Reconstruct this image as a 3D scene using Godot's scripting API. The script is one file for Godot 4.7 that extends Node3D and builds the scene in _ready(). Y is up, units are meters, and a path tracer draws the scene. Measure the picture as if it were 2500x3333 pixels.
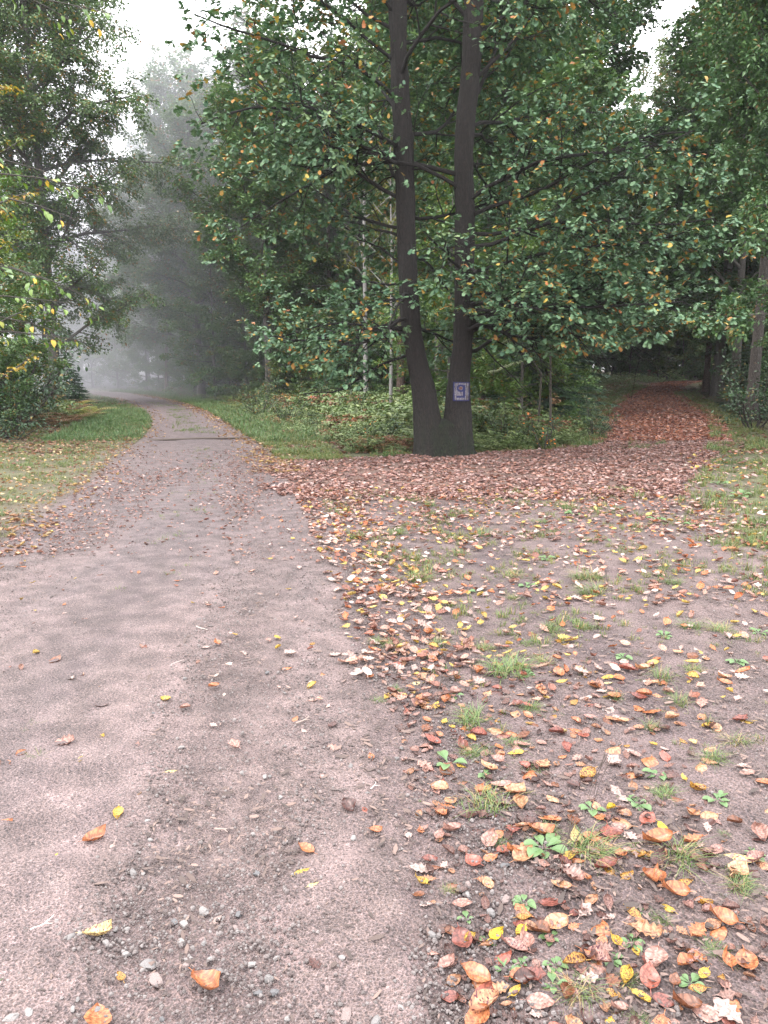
extends Node3D
# A fork of two forest tracks on a misty autumn day: a gravel road bends away to the one side, a leaf covered path to the other,
# with a twin stemmed oak between them. Units are metres, the camera stands at the origin and looks along -z.

var rng := RandomNumberGenerator.new()
var names := {}
var n_lo := FastNoiseLite.new()
var n_mid := FastNoiseLite.new()
var n_fine := FastNoiseLite.new()
var road_l := PackedFloat32Array()
var road_r := PackedFloat32Array()
var path_l := PackedFloat32Array()
var path_r := PackedFloat32Array()
var M := {}
const EYE := Vector3(0, 1.5, 0)

class Surf:
	var v := PackedVector3Array()
	var n := PackedVector3Array()
	var c := PackedColorArray()
	var uv := PackedVector2Array()
	var ix := PackedInt32Array()
	func mesh(m: Material = null) -> ArrayMesh:
		var a := []
		a.resize(Mesh.ARRAY_MAX)
		a[Mesh.ARRAY_VERTEX] = v
		if n.size() == v.size() and n.size() > 0:
			a[Mesh.ARRAY_NORMAL] = n
		if c.size() == v.size() and c.size() > 0:
			a[Mesh.ARRAY_COLOR] = c
		if uv.size() == v.size() and uv.size() > 0:
			a[Mesh.ARRAY_TEX_UV] = uv
		a[Mesh.ARRAY_INDEX] = ix
		var am := ArrayMesh.new()
		am.add_surface_from_arrays(Mesh.PRIMITIVE_TRIANGLES, a)
		if m:
			am.surface_set_material(0, m)
		return am

# ------------------------------------------------------------------ naming

func numbered(called: String) -> String:
	var k: int = names.get(called, 0)
	names[called] = k + 1
	return called if k == 0 else "%s_%03d" % [called, k]

func tag(o: Node, label: String, category: String, group := "", kind := "") -> Node:
	o.set_meta("label", label)
	if category != "":
		o.set_meta("category", category)
	if group != "":
		o.set_meta("group", group)
	if kind != "":
		o.set_meta("kind", kind)
	return o

func thing(called: String, at: Vector3, turn := 0.0, size := 1.0) -> Node3D:
	var o := Node3D.new()
	o.name = numbered(called)
	add_child(o)
	o.position = at
	o.rotation.y = turn
	o.scale = Vector3.ONE * size
	return o

func part(called: String, m: Mesh, parent: Node, mat: Material = null) -> MeshInstance3D:
	var o := MeshInstance3D.new()
	o.mesh = m
	if mat:
		o.material_override = mat
	o.name = numbered(called) if parent == self else called
	parent.add_child(o, true)
	return o

func scatter(called: String, m: Mesh, where: Array, tint: Array, label: String, category: String) -> void:
	var mm := MultiMesh.new()
	mm.transform_format = MultiMesh.TRANSFORM_3D
	mm.use_colors = true
	mm.mesh = m
	mm.instance_count = where.size()
	for i in where.size():
		mm.set_instance_transform(i, where[i])
		mm.set_instance_color(i, tint[i])
	var o := MultiMeshInstance3D.new()
	o.multimesh = mm
	o.name = numbered(called)
	add_child(o)
	tag(o, label, category, "", "stuff")

# ------------------------------------------------------------------ chance

func rf(a: float, b: float) -> float:
	return rng.randf_range(a, b)

func rv() -> Vector3:
	return Vector3(rf(-1, 1), rf(-1, 1), rf(-1, 1))

func lin(r: float, g: float, b: float) -> Color:
	return Color(r, g, b).linear_to_srgb()

# ------------------------------------------------------------------ lie of the land

func table(pairs: Array) -> PackedFloat32Array:
	# x at every 0.1 m of z from +12 to -60
	var out := PackedFloat32Array()
	out.resize(721)
	for i in 721:
		var z := 12.0 - i * 0.1
		var x: float = pairs[0][1]
		for k in range(pairs.size() - 1):
			var a = pairs[k]
			var b = pairs[k + 1]
			if z <= a[0] and z >= b[0]:
				x = lerpf(a[1], b[1], (a[0] - z) / (a[0] - b[0]))
		if z < pairs[-1][0]:
			x = pairs[-1][1]
		out[i] = x
	for pass_ in 4:   # round the corners
		var soft := out.duplicate()
		for i in range(4, 717):
			soft[i] = (out[i - 4] + out[i - 2] + out[i] + out[i + 2] + out[i + 4]) / 5.0
		out = soft
	return out

func look(t: PackedFloat32Array, z: float) -> float:
	var f := clampf((12.0 - z) * 10.0, 0.0, 719.99)
	var i := int(f)
	return lerpf(t[i], t[i + 1], f - i)

func d_road(x: float, z: float) -> float:   # below 0 on the road
	if z < -57.0:
		return 30.0
	var l := look(road_l, z)
	var r := look(road_r, z)
	var k := clampf(1.0 / sqrt(1.0 + pow((look(road_r, z - 1.0) - look(road_r, z + 1.0)) / 2.0, 2.0)), 0.3, 1.0)
	return maxf(l - x, x - r) * k

func d_path(x: float, z: float) -> float:   # below 0 on the leaf covered path
	if z > -8.2 or z < -57.0:
		return 30.0 if z < -57.0 else (z + 8.2) + 1.0
	var l := look(path_l, z)
	var r := look(path_r, z)
	var k := 1.0 if z > -14.5 else 0.9
	return maxf(maxf(l - x, x - r) * k, z + 9.0 + 0.4 * n_mid.get_noise_2d(x * 2.0, 7.0))

func high(x: float, z: float) -> float:
	var h := n_lo.get_noise_2d(x, z) * 0.05
	var dr := d_road(x, z)
	if dr > 0.0 and x < look(road_l, z):
		h += 0.36 * smoothstep(2.2, 7.0, dr) * smoothstep(10.0, 20.0, -z)
	var dp := d_path(x, z)
	if x > look(path_r, z) and z < -10.0:
		h += 0.30 * smoothstep(0.6, 4.0, dp)
	h += 0.65 * smoothstep(28.0, 50.0, -z) * smoothstep(3.0, 10.0, x)
	if z > -14.0 and dr > -0.6:
		h += n_mid.get_noise_2d(x * 1.5, z * 1.5) * 0.016 + n_fine.get_noise_2d(x, z) * 0.006
	return h

# ------------------------------------------------------------------ textures and materials

func noise(seed_: int, freq: float, oct := 4, kind := FastNoiseLite.TYPE_SIMPLEX_SMOOTH) -> FastNoiseLite:
	var f := FastNoiseLite.new()
	f.seed = seed_
	f.frequency = freq
	f.noise_type = kind
	f.fractal_octaves = oct
	if oct == 1:
		f.fractal_type = FastNoiseLite.FRACTAL_NONE
	return f

func bytes_of(f: FastNoiseLite, side: int) -> PackedByteArray:
	var im := f.get_seamless_image(side, side)
	im.convert(Image.FORMAT_L8)
	return im.get_data()

func tex(side_x: int, side_y: int, d: PackedByteArray, rgb := true) -> ImageTexture:
	return ImageTexture.create_from_image(Image.create_from_data(side_x, side_y, false, Image.FORMAT_RGB8 if rgb else Image.FORMAT_L8, d))

func soil_textures(seed_: int, grit: float) -> Array:
	# [colour, height]: earth with grains of sand and grit, mottled, scuffed
	var side := 1024
	var a := bytes_of(noise(seed_, 0.006, 5), side)
	var b := bytes_of(noise(seed_ + 1, 0.12, 3), side)
	var cell := noise(seed_ + 2, 0.085, 1, FastNoiseLite.TYPE_CELLULAR)
	cell.cellular_return_type = FastNoiseLite.RETURN_DISTANCE
	var g := bytes_of(cell, side)
	var tone := noise(seed_ + 2, 0.085, 1, FastNoiseLite.TYPE_CELLULAR)
	tone.cellular_return_type = FastNoiseLite.RETURN_CELL_VALUE
	var gt := bytes_of(tone, side)
	var e := bytes_of(noise(seed_ + 4, 0.22, 2), side)
	var col := PackedByteArray()
	col.resize(side * side * 3)
	var hi := PackedByteArray()
	hi.resize(side * side)
	for i in side * side:
		var big := (a[i] - 128) * 0.26
		var mid := (b[i] - 128) * 0.42
		var fine := (e[i] - 128) * 0.52
		var grain := maxf(0.0, 1.0 - g[i] / 120.0) * grit
		var keep := 1.0 if gt[i] > 120 else 0.0
		var v := 176.0 + big + mid + fine + grain * keep * (float(gt[i]) - 175.0) * 0.7
		var warm := (b[(i + 4099) % (side * side)] - 128) * 0.05
		col[i * 3] = clampi(int(v + warm), 20, 255)
		col[i * 3 + 1] = clampi(int(v), 20, 255)
		col[i * 3 + 2] = clampi(int(v - warm), 20, 255)
		hi[i] = clampi(int(90.0 + (b[i] - 128) * 0.60 + (e[i] - 128) * 0.55 + grain * keep * 95.0), 0, 255)
	return [tex(side, side, col), tex(side, side, hi, false)]

func bark_textures(seed_: int, rough: float, stretch: float) -> Array:
	# 0.3 m round by 0.6 m up, repeating both ways
	var w := 192
	var h := 384
	var f := noise(seed_, 1.0, 3)
	var col := PackedByteArray()
	col.resize(w * h * 3)
	var hi := PackedByteArray()
	hi.resize(w * h)
	for y in h:
		var ay := TAU * y / h
		for x in w:
			var ax := TAU * x / w
			var p := Vector3(cos(ax) * 2.6, sin(ax) * 2.6, 0)
			var q := Vector3(cos(ay), sin(ay), 0) * stretch
			var s := f.get_noise_3d(p.x + q.x * 0.6 + 11.0, p.y + q.y * 0.6, q.x)
			var t := f.get_noise_3d(p.x * 2.7 + q.x, p.y * 2.7 + q.y * 2.0, q.y * 2.0 + 5.0)
			var ridge := 1.0 - absf(s) * 2.6
			var v := 165.0 + (0.45 - ridge) * 105.0 * rough + t * 75.0
			var i := y * w + x
			col[i * 3] = clampi(int(v + 3), 15, 255)
			col[i * 3 + 1] = clampi(int(v), 15, 255)
			col[i * 3 + 2] = clampi(int(v - 3), 15, 255)
			hi[i] = clampi(int(190.0 - ridge * 130.0 + t * 40.0), 0, 255)
	return [tex(w, h, col), tex(w, h, hi, false)]

func birch_texture() -> ImageTexture:
	var w := 128
	var h := 512
	var f := noise(77, 1.0, 3)
	var col := PackedByteArray()
	col.resize(w * h * 3)
	for y in h:
		for x in w:
			var ax := TAU * x / w
			var s := f.get_noise_3d(cos(ax) * 1.1, sin(ax) * 1.1, y * 0.11)
			var t := f.get_noise_3d(cos(ax) * 3.0 + 9.0, sin(ax) * 3.0, y * 0.02)
			var v := 200.0 + t * 50.0
			if s > 0.30:
				v = 50.0
			var i := y * w + x
			col[i * 3] = int(clampf(v, 20, 240))
			col[i * 3 + 1] = int(clampf(v - 2, 20, 240))
			col[i * 3 + 2] = int(clampf(v - 6, 20, 240))
	return tex(w, h, col)

func leaf_texture(veins: int, slant: float, strong: float, spots: float, seed_: int) -> ImageTexture:
	var w := 96
	var h := 160
	var f := noise(seed_, 0.035, 3)
	var s := noise(seed_ + 5, 0.06, 2)
	var col := PackedByteArray()
	col.resize(w * h * 3)
	for y in h:
		for x in w:
			var u := x / float(w - 1) * 2.0 - 1.0
			var t := y / float(h - 1)
			var v := 205.0 + f.get_noise_2d(x, y) * 90.0
			var k := fposmod((t - slant * absf(u)) * veins, 1.0)
			v -= strong * 95.0 * maxf(0.0, 1.0 - absf(k - 0.5) * 7.0)
			v += 20.0 * maxf(0.0, 1.0 - absf(u) * 16.0)
			var r := v + 8.0
			var g := v
			var b := v - 6.0
			var sp := s.get_noise_2d(x, y) - (0.34 - 0.2 * spots)
			if spots > 0.0 and sp > 0.0:
				var a := clampf(sp * 9.0, 0.0, 1.0)
				r = lerpf(r, 105.0, a)
				g = lerpf(g, 62.0, a)
				b = lerpf(b, 90.0, a)
			var i := (y * w + x) * 3
			col[i] = clampi(int(r), 10, 255)
			col[i + 1] = clampi(int(g), 10, 255)
			col[i + 2] = clampi(int(b), 10, 255)
	return tex(w, h, col)

func mat(color: Color, rough := 0.9, use_vertex := false) -> StandardMaterial3D:
	var m := StandardMaterial3D.new()
	m.albedo_color = color
	m.roughness = rough
	m.vertex_color_use_as_albedo = use_vertex
	return m

func foliage(tint: Color, rough: float, through: float) -> StandardMaterial3D:
	var m := mat(tint, rough, true)
	m.backlight_enabled = true
	m.backlight = Color(0.85, 1.0, 0.35).linear_to_srgb() * through
	return m

func bark(t: Array, color: Color, depth: float) -> StandardMaterial3D:
	var m := mat(color, 0.92, true)
	m.albedo_texture = t[0]
	m.heightmap_enabled = true
	m.heightmap_texture = t[1]
	m.heightmap_scale = depth
	return m

const LEAF_COLORS := {
	"orange": [0.47, 0.185, 0.085], "tan": [0.47, 0.26, 0.15], "peach": [0.55, 0.30, 0.175], "brown": [0.21, 0.085, 0.045], "darkbrown": [0.105, 0.05, 0.045],
	"redbrown": [0.22, 0.075, 0.06], "russet": [0.34, 0.11, 0.08], "pinkish": [0.40, 0.235, 0.205], "pale": [0.54, 0.42, 0.40], "yellow": [0.62, 0.44, 0.07],
	"bright": [0.72, 0.54, 0.03], "paleyellow": [0.70, 0.59, 0.28], "gold": [0.46, 0.26, 0.05],
}
const LEAF_WORDS := {
	"orange": "orange", "tan": "tan", "peach": "peach coloured", "brown": "brown", "darkbrown": "dark brown", "redbrown": "red-brown", "russet": "russet red", "pinkish": "pinkish brown",
	"pale": "pale grey-pink", "yellow": "yellow", "bright": "bright yellow", "paleyellow": "pale yellow", "gold": "spotted golden",
}

func make_materials() -> void:
	var soil := soil_textures(3, 0.8)
	var gravel := soil_textures(21, 1.5)
	for k in [["soil", soil, 1.5, 0.93], ["gravel", gravel, 1.2, 0.9], ["path", soil, 1.5, 0.95]]:
		var m := mat(Color.WHITE, k[3], true)
		m.albedo_texture = k[1][0]
		m.heightmap_enabled = true
		m.heightmap_texture = k[1][1]
		m.heightmap_scale = k[2]
		M[k[0]] = m
	var fissured := bark_textures(5, 1.0, 0.9)
	var smooth := bark_textures(9, 0.55, 3.0)
	M.bark_oak = bark(fissured, lin(0.030, 0.0225, 0.020), 2.2)
	M.bark_grey = bark(smooth, lin(0.21, 0.195, 0.18), 0.8)
	M.bark_dark = bark(fissured, lin(0.13, 0.11, 0.10), 1.2)
	M.bark_pine = bark(fissured, lin(0.21, 0.14, 0.11), 1.2)
	M.birch = mat(Color.WHITE, 0.8, true)
	M.birch.albedo_texture = birch_texture()
	M.birch.albedo_color = Color(0.62, 0.61, 0.61)
	M.twig = mat(lin(0.075, 0.058, 0.05), 0.9)
	M.leaf_oak = foliage(Color.WHITE, 0.58, 0.5)
	M.leaf_oak.metallic_specular = 0.4
	M.leaf_green = foliage(Color.WHITE, 0.5, 0.6)
	M.leaf_yellow = foliage(lin(1.0, 0.95, 0.7), 0.5, 0.7)
	M.leaf_dull = foliage(lin(0.62, 0.74, 0.66), 0.5, 0.45)
	M.leaf_warm = foliage(lin(1.0, 0.85, 0.65), 0.5, 0.6)
	M.needles = foliage(Color.WHITE, 0.6, 0.25)
	M.blades = foliage(Color.WHITE, 0.5, 0.5)
	M.stone = mat(Color.WHITE, 0.85, true)
	var grit := noise(41, 0.09, 4)
	var im := grit.get_seamless_image(128, 128)
	im.convert(Image.FORMAT_RGB8)
	for y in 128:
		for x in 128:
			var g := 0.74 + 0.34 * (im.get_pixel(x, y).r - 0.5)
			im.set_pixel(x, y, Color(g, g, g))
	M.stone.albedo_texture = ImageTexture.create_from_image(im)
	M.stone.uv1_triplanar = true
	M.stone.uv1_scale = Vector3.ONE * 1.4
	M.chip = mat(Color.WHITE, 0.9, true)
	M.textures = {"beech": leaf_texture(9, 0.22, 0.42, 0.0, 1), "oak": leaf_texture(6, 0.3, 0.25, 0.0, 2), "hornbeam": leaf_texture(11, 0.2, 0.25, 0.4, 3), "spotted": leaf_texture(9, 0.2, 0.5, 1.0, 4)}
	for k in ["beech", "oak", "hornbeam"]:
		var m := mat(Color.WHITE, 0.5 if k == "beech" else 0.6, true)
		m.albedo_texture = M.textures[k]
		m.backlight_enabled = true
		m.backlight = Color(0.4, 0.3, 0.2)
		M["litter_" + k] = m
		for c in LEAF_COLORS:
			var v = LEAF_COLORS[c]
			var bright: float = 0.72 if c == "pale" else 0.88
			var q := mat(lin(minf(1, v[0] * bright), minf(1, v[1] * bright), minf(1, v[2] * bright)), 0.36 if k == "beech" else 0.55)
			q.albedo_texture = M.textures["spotted" if c == "gold" else k]
			q.backlight_enabled = true
			q.backlight = Color(0.4, 0.3, 0.2)
			M["%s_%s" % [k, c]] = q

# ------------------------------------------------------------------ shapes

func tube(s: Surf, pts: Array, rad: Array, sides: int, col := Color.WHITE) -> void:
	var base := s.v.size()
	var n := pts.size()
	var t: Vector3 = (pts[1] - pts[0]).normalized()
	var u := t.cross(Vector3(0.31, 0.1, 0.94)).normalized()
	var run := 0.0
	var rep := maxf(1.0, roundf(TAU * rad[0] / 0.3))
	for i in n:
		if i > 0:
			run += (pts[i] - pts[i - 1]).length()
		t = (pts[mini(i + 1, n - 1)] - pts[maxi(i - 1, 0)]).normalized()
		u = (u - t * u.dot(t)).normalized()
		var w := t.cross(u)
		for j in sides + 1:
			var a := TAU * j / sides
			var o := u * cos(a) + w * sin(a)
			s.v.append(pts[i] + o * rad[i])
			s.n.append(o)
			s.uv.append(Vector2(rep * j / sides, run / 0.6))
			s.c.append(col)
	var st := sides + 1
	for i in n - 1:
		for j in sides:
			var a := base + i * st + j
			s.ix.append_array([a, a + st, a + 1, a + 1, a + st, a + st + 1])

func leaf2(s: Surf, p: Vector3, d: Vector3, up: Vector3, len_: float, wide: float, col: Color) -> void:
	# a folded rhombus: two triangles
	var r := d.cross(up).normalized()
	var lift := r.cross(d).normalized() * wide * 0.22
	var k := s.v.size()
	s.v.append(p)
	s.v.append(p + d * len_ * 0.5 + r * wide * 0.5 + lift)
	s.v.append(p + d * len_)
	s.v.append(p + d * len_ * 0.5 - r * wide * 0.5 + lift)
	for i in 4:
		s.c.append(col)
	s.ix.append_array([k, k + 1, k + 2, k, k + 2, k + 3])

func leaf4(s: Surf, p: Vector3, d: Vector3, up: Vector3, len_: float, wide: float, col: Color) -> void:
	# an oval leaf with a pointed tip, folded along its midrib and drooping
	var r := d.cross(up).normalized()
	var nn := r.cross(d).normalized()
	var k := s.v.size()
	var drop := nn * len_ * 0.16
	s.v.append(p)
	for t in [[0.28, 0.42, 0.10], [0.66, 0.40, -0.15]]:
		s.v.append(p + d * len_ * t[0] + r * wide * t[1] + nn * wide * 0.14 + drop * t[2])
		s.v.append(p + d * len_ * t[0] - r * wide * t[1] + nn * wide * 0.14 + drop * t[2])
	s.v.append(p + d * len_ - drop)
	s.v.append(p + d * len_ * 0.5)
	for i in 7:
		s.c.append(col)
	s.ix.append_array([k, k + 1, k + 6, k + 1, k + 3, k + 6, k + 3, k + 5, k + 6, k + 5, k + 4, k + 6, k + 4, k + 2, k + 6, k + 2, k, k + 6])

const LOBES := [[0.10, 0.06], [0.30, 0.24], [0.38, 0.14], [0.58, 0.35], [0.66, 0.21], [0.88, 0.29]]

func leaf_lobed(s: Surf, p: Vector3, d: Vector3, up: Vector3, len_: float, col: Color) -> void:
	var r := d.cross(up).normalized()
	var nn := r.cross(d).normalized()
	var k := s.v.size()
	s.v.append(p)
	s.v.append(p + d * len_ - nn * len_ * 0.10)
	s.v.append(p + d * len_ * 0.55 + nn * len_ * 0.03)
	for e in LOBES:
		var q: float = e[0]
		var y: Vector3 = nn * len_ * (e[1] * 0.22 - q * q * 0.10)
		s.v.append(p + d * len_ * q + r * len_ * e[1] + y)
		s.v.append(p + d * len_ * q - r * len_ * e[1] + y)
	var n: int = 3 + LOBES.size() * 2
	for i in n:
		s.c.append(col)
	for side in 2:
		var last := k
		for i in LOBES.size():
			var cur := k + 3 + i * 2 + side
			s.ix.append_array([last, cur, k + 2])
			last = cur
		s.ix.append_array([last, k + 1, k + 2])

func ground_leaf(kind: String, curl: float, cup: float, twist: float, seed_: int) -> ArrayMesh:
	# a fallen leaf one unit long that lies along +z, with its stalk; rows by columns so that it can curl
	var s := Surf.new()
	var rows := 26 if kind == "oak" else 11
	var q := RandomNumberGenerator.new()
	q.seed = seed_
	var ph := q.randf() * 6.0
	for i in rows + 1:
		var t := i / float(rows)
		var w := 0.0
		if kind == "beech":
			w = 0.335 * pow(sin(PI * pow(t, 0.88)), 0.72)
		elif kind == "hornbeam":
			w = 0.275 * pow(sin(PI * pow(t, 0.75)), 0.8)
		else:
			w = (0.06 + 0.23 * sin(PI * pow(t, 1.35))) * (1.0 + 0.27 * sin(t * TAU * 4.5 - 0.6)) * clampf(t * 6.0, 0.12, 1.0) * sqrt(clampf((1.0 - t) * 9.0, 0.0, 1.0))
		for j in 5:
			var u := (j - 2) / 2.0
			var side := w * (1.0 + 0.06 * sin(ph + t * 9.0 + j))
			var y := cup * u * u * (0.4 + 0.6 * sin(PI * t)) * 0.5 + curl * pow(t - 0.45, 2.0) * (1.0 if t > 0.45 else 0.6) + twist * u * (t - 0.3)
			y += 0.012 * sin((t - 0.2 * absf(u)) * TAU * (8.0 if kind != "oak" else 4.0)) * absf(u)
			y += 0.03 * sin(ph + t * 5.0 + u * 2.0)
			s.v.append(Vector3(u * side, y + 0.035, t - 0.5))
			s.uv.append(Vector2(j / 4.0, t))
	for i in rows:
		for j in 4:
			var a := i * 5 + j
			s.ix.append_array([a, a + 5, a + 1, a + 1, a + 5, a + 6])
	var k := s.v.size()
	var b: Vector3 = s.v[2]
	for e in [[0.0, 0.012], [-0.12, 0.009], [-0.22, 0.008]]:
		for x in [-1.0, 1.0]:
			s.v.append(Vector3(e[1] * x + e[0] * 0.12 * sin(ph), b.y + 0.01 - e[0] * 0.15 * sin(ph * 2.0), -0.5 + e[0]))
			s.uv.append(Vector2(0.5, 0.02))
	s.ix.append_array([k, k + 1, k + 2, k + 1, k + 3, k + 2, k + 2, k + 3, k + 4, k + 3, k + 5, k + 4])
	var st := SurfaceTool.new()
	st.create_from(s.mesh(), 0)
	st.generate_normals()
	return st.commit()

func stone_mesh(seed_: int, flat: float, jag: float, fine: bool) -> ArrayMesh:
	# about one unit across, faceted
	var q := RandomNumberGenerator.new()
	q.seed = seed_
	var s := Surf.new()
	var rings := 6 if fine else 4
	var sides := 9 if fine else 6
	var f := noise(seed_ * 7 + 1, 0.9, 2)
	var stretch := q.randf_range(0.7, 1.0)
	for i in rings + 1:
		var a := PI * i / rings
		for j in sides:
			var b := TAU * (j + 0.5 * (i % 2)) / sides
			var p := Vector3(sin(a) * cos(b), cos(a), sin(a) * sin(b))
			p *= 1.0 + jag * f.get_noise_3dv(p * 1.5)
			# chop flat facets
			for c in 7:
				var nrm := Vector3(sin(c * 2.4 + seed_), 0.5 * cos(c * 1.7 + seed_), cos(c * 2.4 + seed_ * 1.3)).normalized()
				var over := p.dot(nrm) - 0.62
				if over > 0.0:
					p -= nrm * over
			s.v.append(Vector3(p.x * 0.5, p.y * 0.5 * flat, p.z * 0.5 * stretch))
	for i in rings:
		for j in sides:
			var a := i * sides + j
			var b := i * sides + (j + 1) % sides
			s.ix.append_array([a, b, a + sides, b, b + sides, a + sides])
	return s.mesh(M.stone)

func tuft_mesh(seed_: int, blades: int, tall: float, spread: float, wide: float, dry: float) -> ArrayMesh:
	var q := RandomNumberGenerator.new()
	q.seed = seed_
	var s := Surf.new()
	for i in blades:
		var a := q.randf() * TAU
		var out := Vector3(cos(a), 0, sin(a))
		var root := Vector3(q.randf_range(-1, 1), 0, q.randf_range(-1, 1) * 0.7) * spread * 0.42
		var flop := q.randf()
		var h := tall * q.randf_range(0.25, 0.9) * (1.0 - 0.7 * flop * flop)
		out = (out + Vector3(sin(seed_ * 1.7), 0, cos(seed_ * 1.7)) * 0.55 + root.normalized() * 0.4).normalized()
		var lean := q.randf_range(0.15, 0.75) * spread * (1.0 + 0.5 * flop)
		var side := Vector3(-out.z, 0, out.x) * wide * q.randf_range(0.6, 1.2)
		var g := q.randf()
		var col := Color(0.06, 0.115, 0.035).lerp(Color(0.13, 0.17, 0.05), g)
		if q.randf() < dry:
			col = Color(0.30, 0.23, 0.10).lerp(Color(0.2, 0.12, 0.06), q.randf())
		var k := s.v.size()
		for t in [0.0, 0.4, 0.75]:
			var c: Vector3 = root + out * lean * t * t + Vector3.UP * h * (t * (1.35 - 0.5 * t))
			var w: float = 1.0 - t * 0.55
			s.v.append(c - side * w)
			s.v.append(c + side * w)
		s.v.append(root + out * lean * 1.15 + Vector3.UP * h * q.randf_range(0.45, 0.95))
		for j in 7:
			s.c.append(col)
		s.ix.append_array([k, k + 2, k + 1, k + 1, k + 2, k + 3, k + 2, k + 4, k + 3, k + 3, k + 4, k + 5, k + 4, k + 6, k + 5])
	return s.mesh(M.blades)

func broad_leaf_mesh(seed_: int) -> ArrayMesh:
	# a plantain leaf of unit length on its stalk, arching out along +z
	var q := RandomNumberGenerator.new()
	q.seed = seed_
	var s := Surf.new()
	var rows := 9
	var rise := q.randf_range(0.25, 0.6)
	for i in rows + 1:
		var t := i / float(rows)
		var w := 0.03 if t < 0.3 else 0.03 + 0.24 * pow(sin(PI * (t - 0.3) / 0.7), 0.7)
		for j in 3:
			var u := j - 1.0
			s.v.append(Vector3(u * w, 0.02 + rise * t * (1.5 - t * 1.1) + absf(u) * w * 0.35 + 0.012 * sin(t * 20.0) * u, t))
			s.c.append(Color(0.07, 0.135, 0.05).lerp(Color(0.125, 0.19, 0.08), t * (0.6 + 0.4 * absf(u))))
	for i in rows:
		for j in 2:
			var a := i * 3 + j
			s.ix.append_array([a, a + 3, a + 1, a + 1, a + 3, a + 4])
	return s.mesh(M.leaf_green)

# ------------------------------------------------------------------ growing trees

func leaf_color(S: Dictionary, at: Vector3) -> Color:
	# the turned leaves come in patches
	var turned: float = S.turn * (4.0 if n_mid.get_noise_3d(at.x * 1.6, at.y * 1.6, at.z * 1.6) > 0.18 else 0.4)
	var c: Color = S.col_a.lerp(S.col_b, rng.randf())
	if rng.randf() < turned:
		c = S.col_c.lerp(S.col_d, rng.randf())
	return c

func grow(W: Surf, L: Surf, p: Vector3, d: Vector3, len_: float, r: float, lv: int, S: Dictionary) -> void:
	var n := clampi(int(len_ / S.seg), 3, 8)
	var pts := [p]
	var rad := [r]
	for i in n:
		d = (d + rv() * S.wob + Vector3.UP * S.lift[lv]).normalized()
		p += d * len_ / n
		pts.append(p)
		rad.append(lerpf(r, r * 0.3, (i + 1.0) / n))
	if r > S.thin:
		tube(W, pts, rad, 7 if r > 0.05 else (5 if r > 0.015 else 3))
	if lv < S.last:
		var kids := maxi(2, int(S.kids[lv] * len_ + rng.randf()))
		for k in kids:
			var t := lerpf(S.from[lv], 1.0, (k + rng.randf()) / kids)
			var f := t * n
			var i := mini(int(f), n - 1)
			var at: Vector3 = pts[i].lerp(pts[i + 1], f - i)
			var dd: Vector3 = (pts[i + 1] - pts[i]).normalized()
			var side := dd.cross(Vector3.UP)
			side = (side if side.length() > 0.05 else Vector3.RIGHT).normalized() * (1.0 if k % 2 == 0 else -1.0)
			if S.flat < 1.0:
				side = side.rotated(dd, rf(-1.6, 1.6) * (1.0 - S.flat)).normalized()
			var an := rf(0.6, 1.1)
			var cd := (dd * cos(an) + side * sin(an) + Vector3.UP * rf(-0.12, 0.12)).normalized()
			grow(W, L, at, cd, len_ * S.ratio[lv] * (1.0 - 0.55 * t) * rf(0.7, 1.3), maxf(rad[i] * 0.5, 0.003), lv + 1, S)
		if lv == S.last - 1:
			leaves_on(L, pts, S, 0.6)
	else:
		leaves_on(L, pts, S, 1.0)

func leaves_on(L: Surf, pts: Array, S: Dictionary, share: float) -> void:
	var n := pts.size() - 1
	var len_ := 0.0
	for i in n:
		len_ += (pts[i + 1] - pts[i]).length()
	var count := int(len_ * S.leaves * share + rng.randf())
	if S.kind == "lobed":
		count = int(count * 0.4)
	for k in count:
		var f := rf(0.1, 1.0) * n
		var i := mini(int(f), n - 1)
		var at: Vector3 = pts[i].lerp(pts[i + 1], f - i)
		var off: Vector3 = rv() * S.spread
		off.y *= 1.0 - 0.7 * S.flat
		one_leaf(L, at + off, (pts[i + 1] - pts[i]).normalized(), S)
	if S.kind == "lobed" and share == 1.0:   # oak leaves sit in rosettes at the twig's end
		var at: Vector3 = pts[n]
		for k in int(S.rosette + rf(0, 3)):
			one_leaf(L, at + rv() * 0.03, (pts[n] - pts[n - 1]).normalized(), S)

func one_leaf(L: Surf, at: Vector3, dd: Vector3, S: Dictionary) -> void:
	var side := dd.cross(Vector3.UP)
	side = (side if side.length() > 0.05 else Vector3.RIGHT).normalized() * (1.0 if rng.randf() < 0.5 else -1.0)
	var d: Vector3 = (dd * rf(0.1, 0.9) + side * rf(0.3, 1.0) + rv() * S.mess + Vector3.DOWN * S.hang).normalized()
	var up: Vector3 = (Vector3.UP + rv() * S.tilt).normalized()
	if absf(up.dot(d)) > 0.95:
		up = Vector3(0.3, 0.2, 0.9)
	var z: float = S.leaf * rf(0.65, 1.25)
	match S.kind:
		"lobed":
			if L == null:
				S.out.append([at, d, up, z, leaf_color(S, at)])
			else:
				leaf_lobed(L, at, d, up, z, leaf_color(S, at))
		"oval":
			leaf4(L, at, d, up, z, z * S.ratio_w, leaf_color(S, at))
		_:
			leaf2(L, at, d, up, z, z * S.ratio_w, leaf_color(S, at))

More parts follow.
